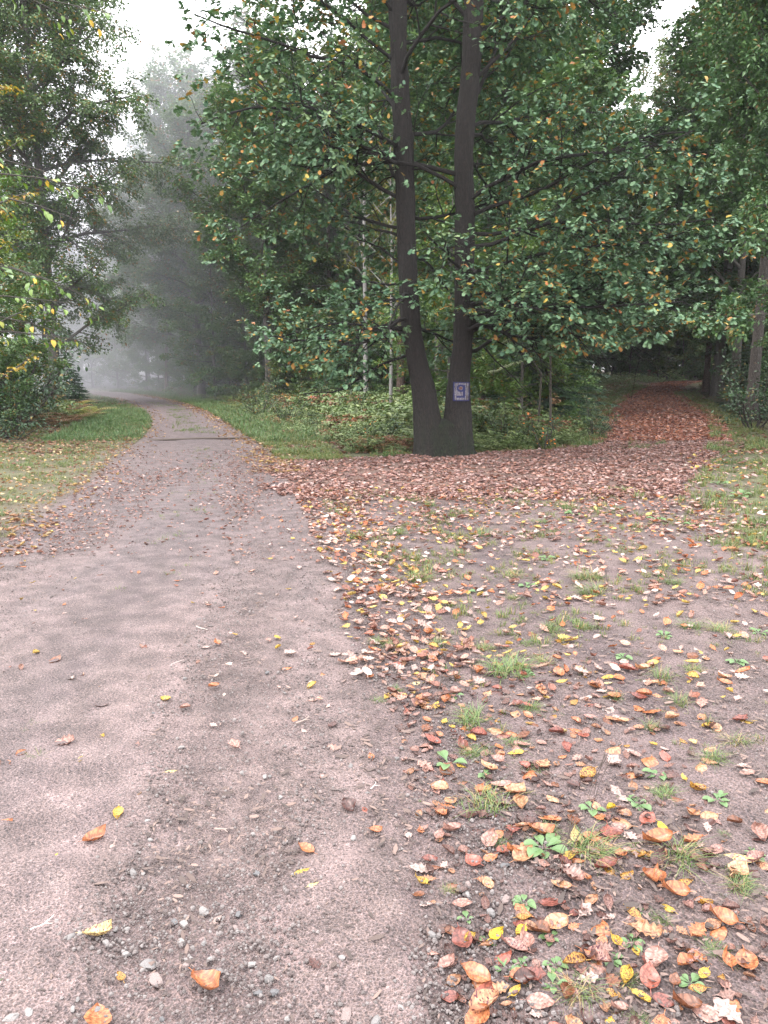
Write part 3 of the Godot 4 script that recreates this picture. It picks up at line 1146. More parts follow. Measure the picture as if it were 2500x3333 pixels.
func build_oak() -> void:
	var base := Vector3(1.02, high(1.02, -13.3), -13.3)
	var o := thing("oak_tree", base)
	# axes relative to the base
	var ax_l := [Vector3(-0.14, -0.35, 0.0), Vector3(-0.19, 0.05, 0.0), Vector3(-0.34, 1.07, 0.02), Vector3(-0.55, 2.08, 0.0), Vector3(-0.62, 3.0, 0.02), Vector3(-0.70, 4.78, 0.0), Vector3(-0.79, 6.5, -0.05), Vector3(-0.84, 8.5, -0.1), Vector3(-0.95, 11.5, -0.1)]
	var ax_r := [Vector3(0.20, -0.35, -0.05), Vector3(0.23, 0.15, -0.05), Vector3(0.26, 1.23, -0.05), Vector3(0.32, 2.08, -0.05), Vector3(0.31, 3.87, -0.05), Vector3(0.27, 5.16, 0.0), Vector3(0.36, 6.2, 0.0), Vector3(0.40, 8.2, 0.05), Vector3(0.5, 12.0, 0.1)]
	var r_l := [0.40, 0.235, 0.170, 0.161, 0.157, 0.154, 0.148, 0.14, 0.15, 0.12, 0.08, 0.04]
	var r_r := [0.38, 0.225, 0.173, 0.167, 0.163, 0.159, 0.153, 0.145, 0.15, 0.12, 0.08, 0.04]
	part("stem", stem_mesh(ax_l, r_l, 61), o)
	part("stem", stem_mesh(ax_r, r_r, 62), o)
	# the mossy foot where the stems join
	var s := Surf.new()
	var f := noise(66, 1.6, 3)
	var rows := 26
	var sides := 40
	for i in rows + 1:
		var t := i / float(rows)
		var y := -0.3 + 0.93 * sin(t * PI * 0.5)
		var wide := lerpf(0.50, 0.0, pow(t, 3.2)) * (1.0 if t > 0.35 else 1.0 + 0.35 * (0.35 - t))
		for j in sides + 1:
			var a := TAU * (j % sides) / sides
			var p := Vector3(cos(a), 0, sin(a))
			var q := f.get_noise_3d(p.x * 2.0, y * 2.0, p.z * 2.0)
			var e := wide * (1.0 + 0.22 * q)
			s.v.append(Vector3(0.04 + p.x * e, y, p.z * e * 0.60))
			s.uv.append(Vector2(5.0 * j / sides, y / 0.6))
			s.c.append(Color(0.6, 0.58, 0.5).lerp(Color(0.40, 0.90, 0.18), clampf(0.75 + q * 1.4, 0, 1)))
	for i in rows:
		for j in sides:
			var a := i * (sides + 1) + j
			s.ix.append_array([a, a + 1, a + sides + 1, a + 1, a + sides + 2, a + sides + 1])
	var st := SurfaceTool.new()
	st.create_from(s.mesh(), 0)
	st.generate_normals()
	var foot := st.commit()
	foot.surface_set_material(0, M.bark_oak)
	part("mossy_foot", foot, o)
	# the painted way mark on the stem: a curved sheet on the bark
	s = Surf.new()
	for i in 9:
		for j in 9:
			var a := lerpf(-0.64, 0.64, j / 8.0) + 0.10
			var y := lerpf(1.25, 0.93, i / 8.0)
			var r := 0.237
			s.v.append(Vector3(0.268 + sin(a) * r, y, -0.05 + cos(a) * r))
			s.n.append(Vector3(sin(a), 0, cos(a)))
			s.uv.append(Vector2(j / 8.0, i / 8.0))
	for i in 8:
		for j in 8:
			var a := i * 9 + j
			s.ix.append_array([a, a + 1, a + 9, a + 1, a + 10, a + 9])
	var pm := mat(Color.WHITE, 0.8)
	pm.albedo_texture = mark_texture()
	var mark := part("way_mark", s.mesh(pm), o)
	mark.set_meta("label", "painted white square with blue frame and blue figure")
	# limbs
	var S := spec({"kind": "lobed", "leaf": 0.092, "leaves": 24.0, "rosette": 9.0, "mess": 0.5, "tilt": 0.6, "hang": 0.15, "flat": 0.3, "wob": 0.28, "lift": [-0.015, 0.0, 0.0], "kids": [4.0, 6.4, 3.0], "spread": 0.05, "ratio": [0.46, 0.5, 0.4],
		"from": [0.18, 0.15, 0.1], "turn": 0.06, "col_a": Color(0.045, 0.10, 0.055), "col_b": Color(0.125, 0.20, 0.105), "col_c": Color(0.30, 0.11, 0.045), "col_d": Color(0.34, 0.26, 0.05), "seg": 0.3, "out": []})
	var W := Surf.new()
	for k in 2:
		var ax: Array = ax_l if k == 0 else ax_r
		var hs := 1.75
		while hs < 10.5:
			var i := 1
			while i < ax.size() - 2 and ax[i + 1].y < hs:
				i += 1
			var at: Vector3 = ax[i].lerp(ax[i + 1], clampf((hs - ax[i].y) / (ax[i + 1].y - ax[i].y), 0, 1))
			# mostly sideways: the stem to the left reaches left, the other one right; few limbs come forward
			var az := rf(-0.9, 0.9) + (PI if k == 0 else 0.0)
			var roll := rng.randf()
			if roll < 0.30:
				az = -PI / 2 + rf(-0.9, 0.9)
			elif roll < 0.37:
				az = PI / 2 + rf(-0.8, 0.8)
			elif roll < 0.52:
				az += PI
			var c := cos(az)
			var reach := 3.0
			if c < -0.3:
				reach = lerpf(2.7, 3.7, smoothstep(2.4, 4.8, hs)) * (0.66 if hs > 2.4 and hs < 3.6 else 1.0) * (1.0 if k == 0 else 1.15)
				reach *= lerpf(1.0, 0.78, smoothstep(5.0, 7.0, hs))
			elif c > 0.3:
				reach = lerpf(3.8, 3.5, smoothstep(3.0, 6.0, hs)) * (1.0 if k == 1 else 1.1)
			elif sin(az) > 0.0:
				reach = 2.2
			reach *= rf(0.8, 1.08) * lerpf(1.0, 0.55, smoothstep(7.5, 10.5, hs))
			var e := lerpf(0.10, 0.45, smoothstep(2.0, 6.0, hs)) + rf(-0.12, 0.15)
			grow(W, null, at, Vector3(cos(az) * cos(e), sin(e), sin(az) * cos(e)), reach, 0.012 + reach * 0.007, 0, S)
			hs += rf(0.16, 0.34)
	# low boughs that hang towards the viewer
	for k in [[0, 2.15, 2.75, 2.5], [0, 2.3, 2.2, 2.0], [1, 2.4, 1.2, 2.2], [1, 2.3, 0.8, 2.6], [1, 2.3, 0.2, 2.8], [0, 2.6, 1.7, 1.8], [1, 3.0, 1.75, 1.6], [1, 3.0, 0.45, 3.8], [0, 2.05, 3.05, 2.6], [1, 2.3, 0.5, 2.6], [1, 2.2, -0.3, 3.0], [1, 2.1, 0.75, 2.2], [1, 2.5, -0.1, 3.4], [0, 2.2, -1.0, 2.0], [1, 2.9, 0.05, 3.8]]:
		var ax: Array = ax_l if k[0] == 0 else ax_r
		var at: Vector3 = ax[3].lerp(ax[4], clampf((k[1] - ax[3].y) / (ax[4].y - ax[3].y), 0, 1))
		grow(W, null, at, Vector3(cos(k[2]), 0.10 if k[2] < 1.6 else 0.0, sin(k[2])).normalized(), k[3], 0.035, 0, S)
	part("branches", W.mesh(M.bark_oak), o).set_meta("kind", "stuff")
	var all: Array = S.out
	all.sort_custom(func(a, b): return (a[0] + base - EYE).length_squared() - a[3] * 60.0 < (b[0] + base - EYE).length_squared() - b[3] * 60.0)
	var L := Surf.new()
	var singles := 0
	var shape := Surf.new()
	leaf_lobed(shape, Vector3.ZERO, Vector3(0, 0, 1), Vector3.UP, 1.0, Color.WHITE)
	var tints := []
	for c in [Color(0.055, 0.105, 0.055), Color(0.085, 0.14, 0.06), Color(0.11, 0.165, 0.065), Color(0.30, 0.12, 0.045), Color(0.33, 0.25, 0.05)]:
		tints.append(shape.mesh(foliage(c.linear_to_srgb(), 0.58, 0.5)))
	for a in all:
		var p: Vector3 = a[0] + base
		if a[0].y < (1.2 if a[0].x < 0.0 else 1.45 + 0.12 * a[0].x):
			continue
		# the stems stay bare towards the road
		var bare := false
		for k in 2:
			var sx: float = lerpf(-0.5, -0.84, clampf((a[0].y - 2.0) / 6.0, 0, 1)) if k == 0 else 0.33
			bare = bare or absf(a[0].x - sx) < 0.34 and a[0].z > 0.05 and (a[0].y < 1.9 or a[0].y > 2.9)
		if bare and rng.randf() < 0.72:
			continue
		var seen: bool = p.y < 1.5 - p.z * 0.45
		if singles < 300 and seen:
			singles += 1
			var r: Vector3 = a[1].cross(a[2]).normalized()
			var best := 0
			if a[4].r > 0.2:
				best = 4 if a[4].g > 0.17 else 3
			else:
				best = 0 if a[4].r < 0.065 else (1 if a[4].r < 0.085 else 2)
			var l := part("leaf", tints[best], o)
			var up: Vector3 = r.cross(a[1]).normalized()
			l.transform = Transform3D(Basis(-r, up, a[1]).scaled_local(Vector3.ONE * a[3]), a[0])
		else:
			leaf_lobed(L, a[0], a[1], a[2], a[3], a[4])
	part("foliage", L.mesh(M.leaf_oak), o).set_meta("kind", "stuff")
	print("oak leaves ", all.size())
	tag(o, "twin-stemmed oak at the fork with a painted way mark on its bark", "tree")

# ------------------------------------------------------------------ trees

var protos := {}
var taken := []   # [x, z, room]

func free_at(x: float, z: float, room: float) -> bool:
	for t in taken:
		if (t[0] - x) * (t[0] - x) + (t[1] - z) * (t[1] - z) < pow(maxf(room, t[2]), 2.0):
			return false
	return true

func put_tree(kind: String, x: float, z: float, size: float, stretch := 1.0, turn := -1.0, leafy: Material = null) -> Node3D:
	taken.append([x, z, 1.2])
	var o := copy_of(protos[kind], Vector3(x, high(x, z) - 0.05, z), rf(0, TAU) if turn < 0.0 else turn, size, stretch)
	if leafy:
		for c in o.get_children():
			if c.name in ["crown", "foliage"]:
				c.material_override = leafy
	return o

func build_named_trees() -> void:
	var S: Dictionary
	# prototypes; each copy shares its meshes
	var hues := {"col_a": Color(0.055, 0.12, 0.042), "col_b": Color(0.14, 0.22, 0.075), "flat": 0.4, "tilt": 0.6, "wob": 0.2}
	for i in 3:
		S = spec({"leaf": 0.18, "leaves": 95.0, "kids": [2.4, 4.0, 3.0], "hang": 0.2, "spread": 0.25, "thin": 0.007}.merged(hues))
		protos["beech%d" % i] = proto(make_tree("beech_tree", [17.0, 19.0, 15.0][i], [0.20, 0.23, 0.17][i], [3.6, 5.0, 2.6][i], 32, 4.6, 0.9, S, M.bark_grey, M.leaf_green, 0.025, 0.42))
	for i in 3:
		S = spec({"leaf": 0.115, "leaves": 135.0, "kids": [3.4, 5.4, 3.0], "hang": 0.12, "turn": 0.04, "seg": 0.35, "spread": 0.13, "thin": 0.006}.merged(hues))
		protos["hornbeam%d" % i] = proto(make_tree("young_hornbeam", [6.5, 8.0, 5.0][i], [0.06, 0.07, 0.05][i], 0.4, [30, 34, 24][i], 2.4, 0.1, S, M.bark_grey, M.leaf_green, 0.04, 0.15))
	for i in 2:
		S = spec({"leaf": 0.2, "leaves": 110.0, "spread": 0.35, "kids": [2.0, 3.4, 3.0], "col_a": Color(0.04, 0.075, 0.03), "col_b": Color(0.08, 0.12, 0.045), "flat": 0.4})
		protos["pole%d" % i] = proto(make_tree("slim_tree", [18.0, 16.0][i], [0.15, 0.13][i], [9.0, 8.0][i], 22, 2.6, 0.4, S, M.bark_pine, M.leaf_green, 0.03, 0.3))
	S = spec({"leaf": 0.12, "leaves": 40.0, "spread": 0.15, "kids": [2.4, 3.4, 3.0], "col_a": Color(0.08, 0.12, 0.03), "col_b": Color(0.2, 0.19, 0.04), "flat": 0.4})
	protos["birch"] = proto(make_tree("birch_tree", 13.0, 0.12, 5.0, 22, 2.2, 0.4, S, M.birch, M.leaf_yellow, 0.06, 0.5))
	protos["spruce0"] = proto(make_spruce("spruce_tree", 9.0, 2.2, 0.5))
	protos["spruce1"] = proto(make_spruce("young_spruce", 3.0, 0.95, 0.15))

	# the pair of tall trees and their slim neighbour on the bank at the bend
	S = spec({"leaf": 0.13, "leaves": 70.0, "spread": 0.2, "kids": [2.6, 4.4, 3.0], "thin": 0.007, "hang": 0.35, "flat": 0.25, "turn": 0.07, "tilt": 0.6, "wob": 0.24, "lift": [-0.02, -0.03, -0.06], "col_a": Color(0.045, 0.095, 0.035), "col_b": Color(0.11, 0.165, 0.055)})
	var t := make_tree("tall_beech", 21.0, 0.23, 2.0, 54, 5.4, 0.9, S, M.bark_grey, M.leaf_green, 0.012, 0.5)
	t.position = Vector3(-13.45, high(-13.45, -32) - 0.1, -32)
	tag(t, "tall grey beech with drooping boughs on the bank at the bend", "tree", "trees on the bank at the bend")
	taken.append([-13.45, -32, 2.0])
	S.turn = 0.05
	t = make_tree("tall_beech", 19.0, 0.21, 4.0, 30, 3.8, 0.5, S, M.bark_dark, M.leaf_green, 0.012, 0.15)
	t.position = Vector3(-14.9, high(-14.9, -32.5) - 0.1, -32.5)
	tag(t, "dark-barked tall beech beside the grey one on the bank", "tree", "trees on the bank at the bend")
	t = make_tree("slim_tree", 16.0, 0.10, 6.0, 20, 2.2, 0.4, S, M.bark_dark, M.leaf_green, 0.012, 0.3)
	t.position = Vector3(-14.3, high(-14.3, -33.2) - 0.1, -33.2)
	tag(t, "slim dark trunk between the two tall beeches on the bank", "tree", "trees on the bank at the bend")

	# the yellowing hornbeam on the left and the one whose twigs hang into view
	S = spec({"leaf": 0.09, "ratio_w": 0.55, "leaves": 70.0, "spread": 0.09, "kids": [3.2, 4.8, 3.0], "thin": 0.005, "hang": 0.35, "flat": 0.8, "turn": 0.3, "kind": "oval", "col_a": Color(0.06, 0.11, 0.03), "col_b": Color(0.15, 0.19, 0.045), "col_c": Color(0.42, 0.33, 0.05), "col_d": Color(0.36, 0.20, 0.06), "seg": 0.3})
	t = make_tree("yellowing_hornbeam", 10.5, 0.11, 1.0, 36, 1.6, 0.8, S, M.bark_grey, M.leaf_yellow, 0.02, 0.3)
	t.position = Vector3(-8.0, high(-8.0, -15.5) - 0.1, -15.5)
	tag(t, "yellowing hornbeam rising from the bank beside the road", "tree")
	taken.append([-8.0, -15.5, 2.0])
	build_overhang()

	var list := [
		["beech1", -9.4, -40.0, 0.8, 0.9, "straight brown trunk among the greenery beyond the bend", null],
		["beech0", -5.0, -34.0, 0.85, 1.0, "dark trunk at the wood's edge behind the bramble patch", null],
		["birch", -0.62, -27.5, 0.8, 1.15, "white-barked birch leaning behind the oak's low bough", null],
		["birch", 0.2, -24.0, 0.5, 1.3, "slim white birch just behind the oak's stems", null],
		["pole0", -2.75, -44.0, 1.0, 1.0, "one of two thin bare trunks in the dark wood, taller one", null],
		["pole1", -2.1, -43.0, 1.0, 1.1, "one of two thin bare trunks in the dark wood, redder one", null],
		["beech1", 9.95, -21.0, 0.68, 1.35, "mottled grey beech trunk rising right of the woodland path", M.leaf_dull],
		["beech2", 8.45, -16.6, 0.55, 1.5, "ivy-wrapped trunk at the edge of the woodland path", M.leaf_dull],
		["spruce0", 4.0, -19.0, 0.72, 0.8, "dark spruce with boughs to the ground left of the path", M.leaf_dull],
		["spruce0", 2.9, -22.5, 0.8, 0.9, "dark spruce standing behind the oak's crown", M.leaf_dull],
		["spruce1", -12.6, -31.0, 0.75, 1.0, "young spruce at the foot of the tall beeches", null],
		["spruce1", -11.9, -30.0, 0.55, 0.9, "smallest young spruce where the bank meets the road", null],
		["spruce1", 12.4, -26.5, 0.9, 0.9, "young spruce at the path's inner bend", null],
		["hornbeam0", 3.2, -18.0, 0.75, 1.0, "yellow-green young hornbeam glowing behind the oak", M.leaf_yellow],
		["hornbeam1", 1.6, -19.5, 0.8, 1.0, "young hornbeam with yellow leaves behind the twin stems", M.leaf_yellow],
		["hornbeam2", 4.7, -23.5, 0.9, 1.0, "small dark hornbeam beside the dark spruce", M.leaf_dull],
		["hornbeam1", 13.6, -25.5, 0.95, 1.0, "dense dark hornbeam overhanging the woodland path", M.leaf_dull],
		["hornbeam0", 10.3, -18.2, 0.6, 1.0, "broad dark hornbeam at the right edge above the bush", M.leaf_dull],
		["hornbeam2", 12.0, -22.5, 1.0, 1.0, "low hornbeam with layered twigs behind the mottled trunk", M.leaf_dull],
		["hornbeam0", -13.6, -50.5, 1.0, 1.0, "green young hornbeam beyond the road's bend", M.leaf_green],
		["hornbeam1", -11.6, -46.5, 1.0, 1.0, "green young hornbeam pale with mist past the bend", M.leaf_yellow],
		["hornbeam2", -9.9, -43.2, 0.95, 1.0, "green young hornbeam just left of the straight brown trunk", null],
		["hornbeam0", -8.1, -40.8, 0.9, 1.0, "green young hornbeam just right of the straight brown trunk", M.leaf_green],
		["hornbeam1", -6.7, -38.3, 0.95, 1.0, "green young hornbeam at the wood's edge behind the grass strip", M.leaf_yellow],
		["hornbeam2", -5.6, -36.6, 0.7, 1.0, "green young hornbeam low one before the dark trunk", null],
		["hornbeam0", -3.8, -36.2, 0.9, 1.0, "green young hornbeam right of the dark trunk", M.leaf_green],
		["hornbeam1", -2.5, -35.2, 0.8, 1.0, "green young hornbeam behind the orange saplings", M.leaf_yellow],
		["hornbeam2", -1.1, -34.6, 0.75, 1.0, "green young hornbeam behind the birch", null],
		["hornbeam0", 14.5, -60, 1.1, 1.0, "hornbeam straight beyond the end of the leafy path", M.leaf_yellow],
		["hornbeam1", 18.5, -61, 1.0, 1.0, "hornbeam a little right of the leafy path's end", M.leaf_dull],
		["hornbeam2", 22.5, -62, 1.2, 1.0, "hornbeam tallest at the leafy path's last bend", null],
		["hornbeam0", 26.5, -61, 1.0, 1.0, "hornbeam far right of the leafy path's end", M.leaf_yellow],
		["hornbeam1", 11.5, -55, 0.9, 1.0, "hornbeam left of the leafy path's end", M.leaf_dull],
		["hornbeam2", 30, -62, 1.1, 1.0, "hornbeam last one right behind the leafy path", null],
		["hornbeam0", 24, -55.5, 0.7, 1.0, "hornbeam lowest at the leafy path's last bend", M.leaf_yellow],
		["hornbeam0", 13, -67, 1.2, 1.0, "hornbeam deep behind the leafy path's end", M.leaf_yellow],
		["hornbeam1", 17, -68, 1.1, 1.0, "hornbeam in second row behind the path's end", M.leaf_dull],
		["hornbeam2", 21, -66, 1.2, 1.0, "hornbeam in second row at the path's last bend", null],
		["hornbeam0", 28, -68, 1.3, 1.0, "hornbeam in second row far right of the path", M.leaf_yellow],
		["pole0", 15.9, -38.5, 1.0, 1.0, "slim tree right of the leafy path under the specks of sky", M.leaf_green],
		["beech2", 17.6, -41.5, 1.0, 1.0, "leafy beech right of the leafy path's far bend", M.leaf_green],
		["pole1", 9.2, -41.5, 1.0, 1.05, "slim tree left of the leafy path's far bend", M.leaf_green],
		["hornbeam0", -16.4, -53.8, 1.2, 1.0, "misty hornbeam closing the view at the road's bend, darkest", M.leaf_green],
		["hornbeam1", -19.8, -58.0, 1.0, 1.0, "misty hornbeam at the road's bend, paler middle one", M.leaf_green],
		["hornbeam2", -23.0, -61.5, 1.4, 1.0, "misty hornbeam at the road's bend, palest one farthest off", M.leaf_green],
		["hornbeam1", -14.0, -56.0, 1.1, 1.0, "misty hornbeam behind the pale bush deep in the bend", M.leaf_green],
		["beech1", -15.0, -66.0, 1.25, 1.0, "tall pale beech almost lost in the mist, tallest beside the gap of sky", M.leaf_green],
		["beech0", -17.0, -64.0, 1.12, 1.0, "tall pale beech almost lost in the mist, middle of three", M.leaf_green],
		["beech2", -18.9, -62.5, 1.05, 1.0, "pale beech almost lost in the mist, lowest of three", M.leaf_green],
		["hornbeam0", 27, -74, 1.4, 1.0, "hornbeam far off beyond the leafy path, just right of its end", M.leaf_green],
		["hornbeam1", 31, -77, 1.45, 1.0, "hornbeam far off beyond the path, tallest", M.leaf_dull],
		["hornbeam2", 34.5, -74, 1.3, 1.0, "hornbeam far off beyond the path, farthest right", null],
		["hornbeam0", 23, -77, 1.4, 1.0, "hornbeam far off straight beyond the leafy path's end", M.leaf_green],
		["hornbeam1", 19, -78, 1.3, 1.0, "hornbeam far off, left neighbour of the one straight beyond the path", M.leaf_dull],
		["hornbeam2", 11, -74, 1.4, 1.0, "hornbeam far off left of the leafy path", null],
		["beech0", 15.4, -36.0, 1.2, 1.05, "tall beech shading the path's bend from its inner side", M.leaf_dull],
		["beech1", 7.7, -38.5, 1.2, 1.05, "tallest beech on the open ground left of the path's bend", M.leaf_dull],
		["beech2", 12.9, -28.6, 1.0, 1.1, "dark beech spreading over the leafy path behind the bushes", M.leaf_dull],
		["beech0", 4.3, -27.5, 0.95, 1.0, "tall beech closing the canopy straight behind the oak's crown", M.leaf_green],
		["beech2", 4.4, -34.0, 1.1, 1.05, "tall beech leaning towards the leafy path from the oak's side", M.leaf_dull],
		["beech0", 2.2, -31.0, 1.0, 1.05, "tall beech glimpsed between the oak's two stems", M.leaf_green],
		["hornbeam1", 5.0, -25.6, 0.95, 1.05, "slender hornbeam left of the leafy path under the tall beech", M.leaf_green],
		["hornbeam1", -9.9, -19.6, 0.85, 0.9, "dense young hornbeam between the bank's bushes and the tall beeches", M.leaf_yellow],
		["hornbeam0", -8.9, -17.2, 0.6, 0.9, "short young hornbeam crowding the bank at the left edge", M.leaf_green],
		["hornbeam1", 3.4, -32.0, 0.9, 1.0, "hornbeam leaning over the far bend of the leafy path", M.leaf_green],
	]
	for e in list:
		var o := put_tree(e[0], e[1], e[2], e[3], e[4], -1.0, e[6])
		tag(o, e[5], "tree")
		if e[5].begins_with("mottled") or e[5].begins_with("ivy"):
			o.get_child(0).material_override = M.bark_dark
		if e[5].begins_with("ivy"):
			var L := Surf.new()
			for i in 900:
				var y := pow(rng.randf(), 0.9) * 6.0
				var a := rf(0, TAU)
				var r := 0.20 * (1.0 - y * 0.05) + rf(0.0, 0.07)
				var out := Vector3(cos(a), 0, sin(a))
				leaf4(L, Vector3(out.x * r, y, out.z * r), (Vector3.DOWN * 0.8 + rv() * 0.5).normalized(), out, rf(0.07, 0.12), 0.09, Color(0.03, 0.06, 0.035).lerp(Color(0.07, 0.11, 0.07), rng.randf()))
			part("ivy", L.mesh(M.leaf_oak), o).set_meta("kind", "stuff")
	# the lichen covered dead boughs in front of the spruce
	for k in [[Vector3(2.25, 1.95, -14.9), Vector3(3.0, 2.25, -15.3)], [Vector3(2.05, 1.4, -15.3), Vector3(2.9, 1.68, -15.6)]]:
		var W := Surf.new()
		var pts := []
		var rad := []
		for i in 9:
			pts.append(k[0].lerp(k[1], i / 8.0) - k[0] + rv() * 0.02)
			rad.append(lerpf(0.022, 0.008, i / 8.0) * rf(0.8, 1.5))
		var foot := Vector3(3.3, -k[0].y + 0.1, -1.2)
		tube(W, pts, rad, 6, Color(0.38, 0.42, 0.24))
		tube(W, [pts[8], (pts[8] + Vector3(0.35, -0.3, -0.6)), Vector3(1.3, -k[0].y, -1.5)], [0.012, 0.016, 0.03], 5, Color(0.16, 0.13, 0.11))
		var o := thing("dead_branch", Vector3(k[0].x, k[0].y, k[0].z))
		part("bough", W.mesh(M.stone), o)
		var L := Surf.new()
		for i in 120:
			var f := rf(0.0, 7.9)
			leaf2(L, pts[int(f)].lerp(pts[int(f) + 1], f - int(f)), rv().normalized(), rv().normalized(), rf(0.03, 0.07), 0.03, Color(0.36, 0.42, 0.20).lerp(Color(0.5, 0.55, 0.38), rng.randf()))
		part("lichen", L.mesh(M.leaf_green), o).set_meta("kind", "stuff")
		tag(o, "%s pale lichen-covered dead bough between the oak and the spruce" % ["upper" if k[0].y > 1.7 else "lower"], "dead branch", "lichen-covered dead boughs")

func build_overhang() -> void:
	# a hornbeam that stands just outside the view; its twigs with large leaves hang in at the edge, each leaf by itself
	var o := thing("overhanging_hornbeam", Vector3(-5.0, high(-5.0, -6.6), -6.6))
	var T := Surf.new()
	tube(T, [Vector3(0, -0.2, 0), Vector3(0.05, 1.5, 0), Vector3(-0.05, 3.2, 0), Vector3(0.0, 6.0, 0.1)], [0.09, 0.07, 0.055, 0.02], 10)
	part("trunk", T.mesh(M.bark_grey), o)
	var W := Surf.new()
	var shape := Surf.new()
	leaf4(shape, Vector3.ZERO, Vector3(0, 0, 1), Vector3.UP, 1.0, 0.62, Color.WHITE)
	var tints := []
	for c in [Color(0.09, 0.16, 0.03), Color(0.12, 0.19, 0.035), Color(0.07, 0.13, 0.035), Color(0.42, 0.27, 0.03), Color(0.24, 0.25, 0.045)]:
		tints.append(shape.mesh(foliage(c.linear_to_srgb(), 0.42, 0.7)))
	for k in [[2.6, 2.6, 0.05], [2.9, 2.75, 0.25], [2.4, 2.5, 0.55], [3.3, 2.5, 0.42], [1.9, 2.3, 0.42], [1.6, 2.35, 0.3], [4.4, 2.8, 0.3], [4.7, 2.6, 0.5], [2.2, 2.4, -0.1], [1.75, 2.2, 0.6]]:
		var pts := []
		var rad := []
		var p := Vector3(0, k[0], 0)
		var d := Vector3(cos(k[2]), 0.38, -sin(k[2])).normalized()
		for i in 9:
			pts.append(p)
			rad.append(lerpf(0.016, 0.003, i / 8.0))
			d = (d + Vector3(0, -0.085, 0) + rv() * 0.06).normalized()
			p += d * k[1] / 8.0
		tube(W, pts, rad, 5)
		for q in 15:
			var f := rf(2.5, 7.9)
			var i := int(f)
			var at: Vector3 = pts[i].lerp(pts[i + 1], f - i)
			var dd: Vector3 = (pts[i + 1] - pts[i]).normalized()
			var side := dd.cross(Vector3.UP).normalized() * (1.0 if q % 2 == 0 else -1.0)
			var tw := (dd * 0.6 + side * rf(0.2, 0.9) + Vector3.DOWN * 0.25 + rv() * 0.2).normalized()
			var l := rf(0.08, 0.30)
			tube(W, [at, at + tw * l], [0.003, 0.0015], 3)
			for m in 2:
				var e := (tw * 0.7 + Vector3.DOWN * rf(0.1, 0.9) + rv() * 0.4).normalized()
				var up := (Vector3.UP + rv() * 0.5 + Vector3(0.3, 0, 0.3)).normalized()
				var r := e.cross(up).normalized()
				var z := rf(0.05, 0.085)
				var leaf := part("leaf", tints[rng.randi() % 5 if rng.randf() < 0.45 else rng.randi() % 3], o)
				leaf.transform = Transform3D(Basis(-r, r.cross(e).normalized(), e).scaled_local(Vector3.ONE * z), at + tw * l * (0.6 + 0.4 * m))
	part("branches", W.mesh(M.bark_grey), o).set_meta("kind", "stuff")
	tag(o, "hornbeam twigs with large yellow-green leaves hanging in beside the road", "tree")

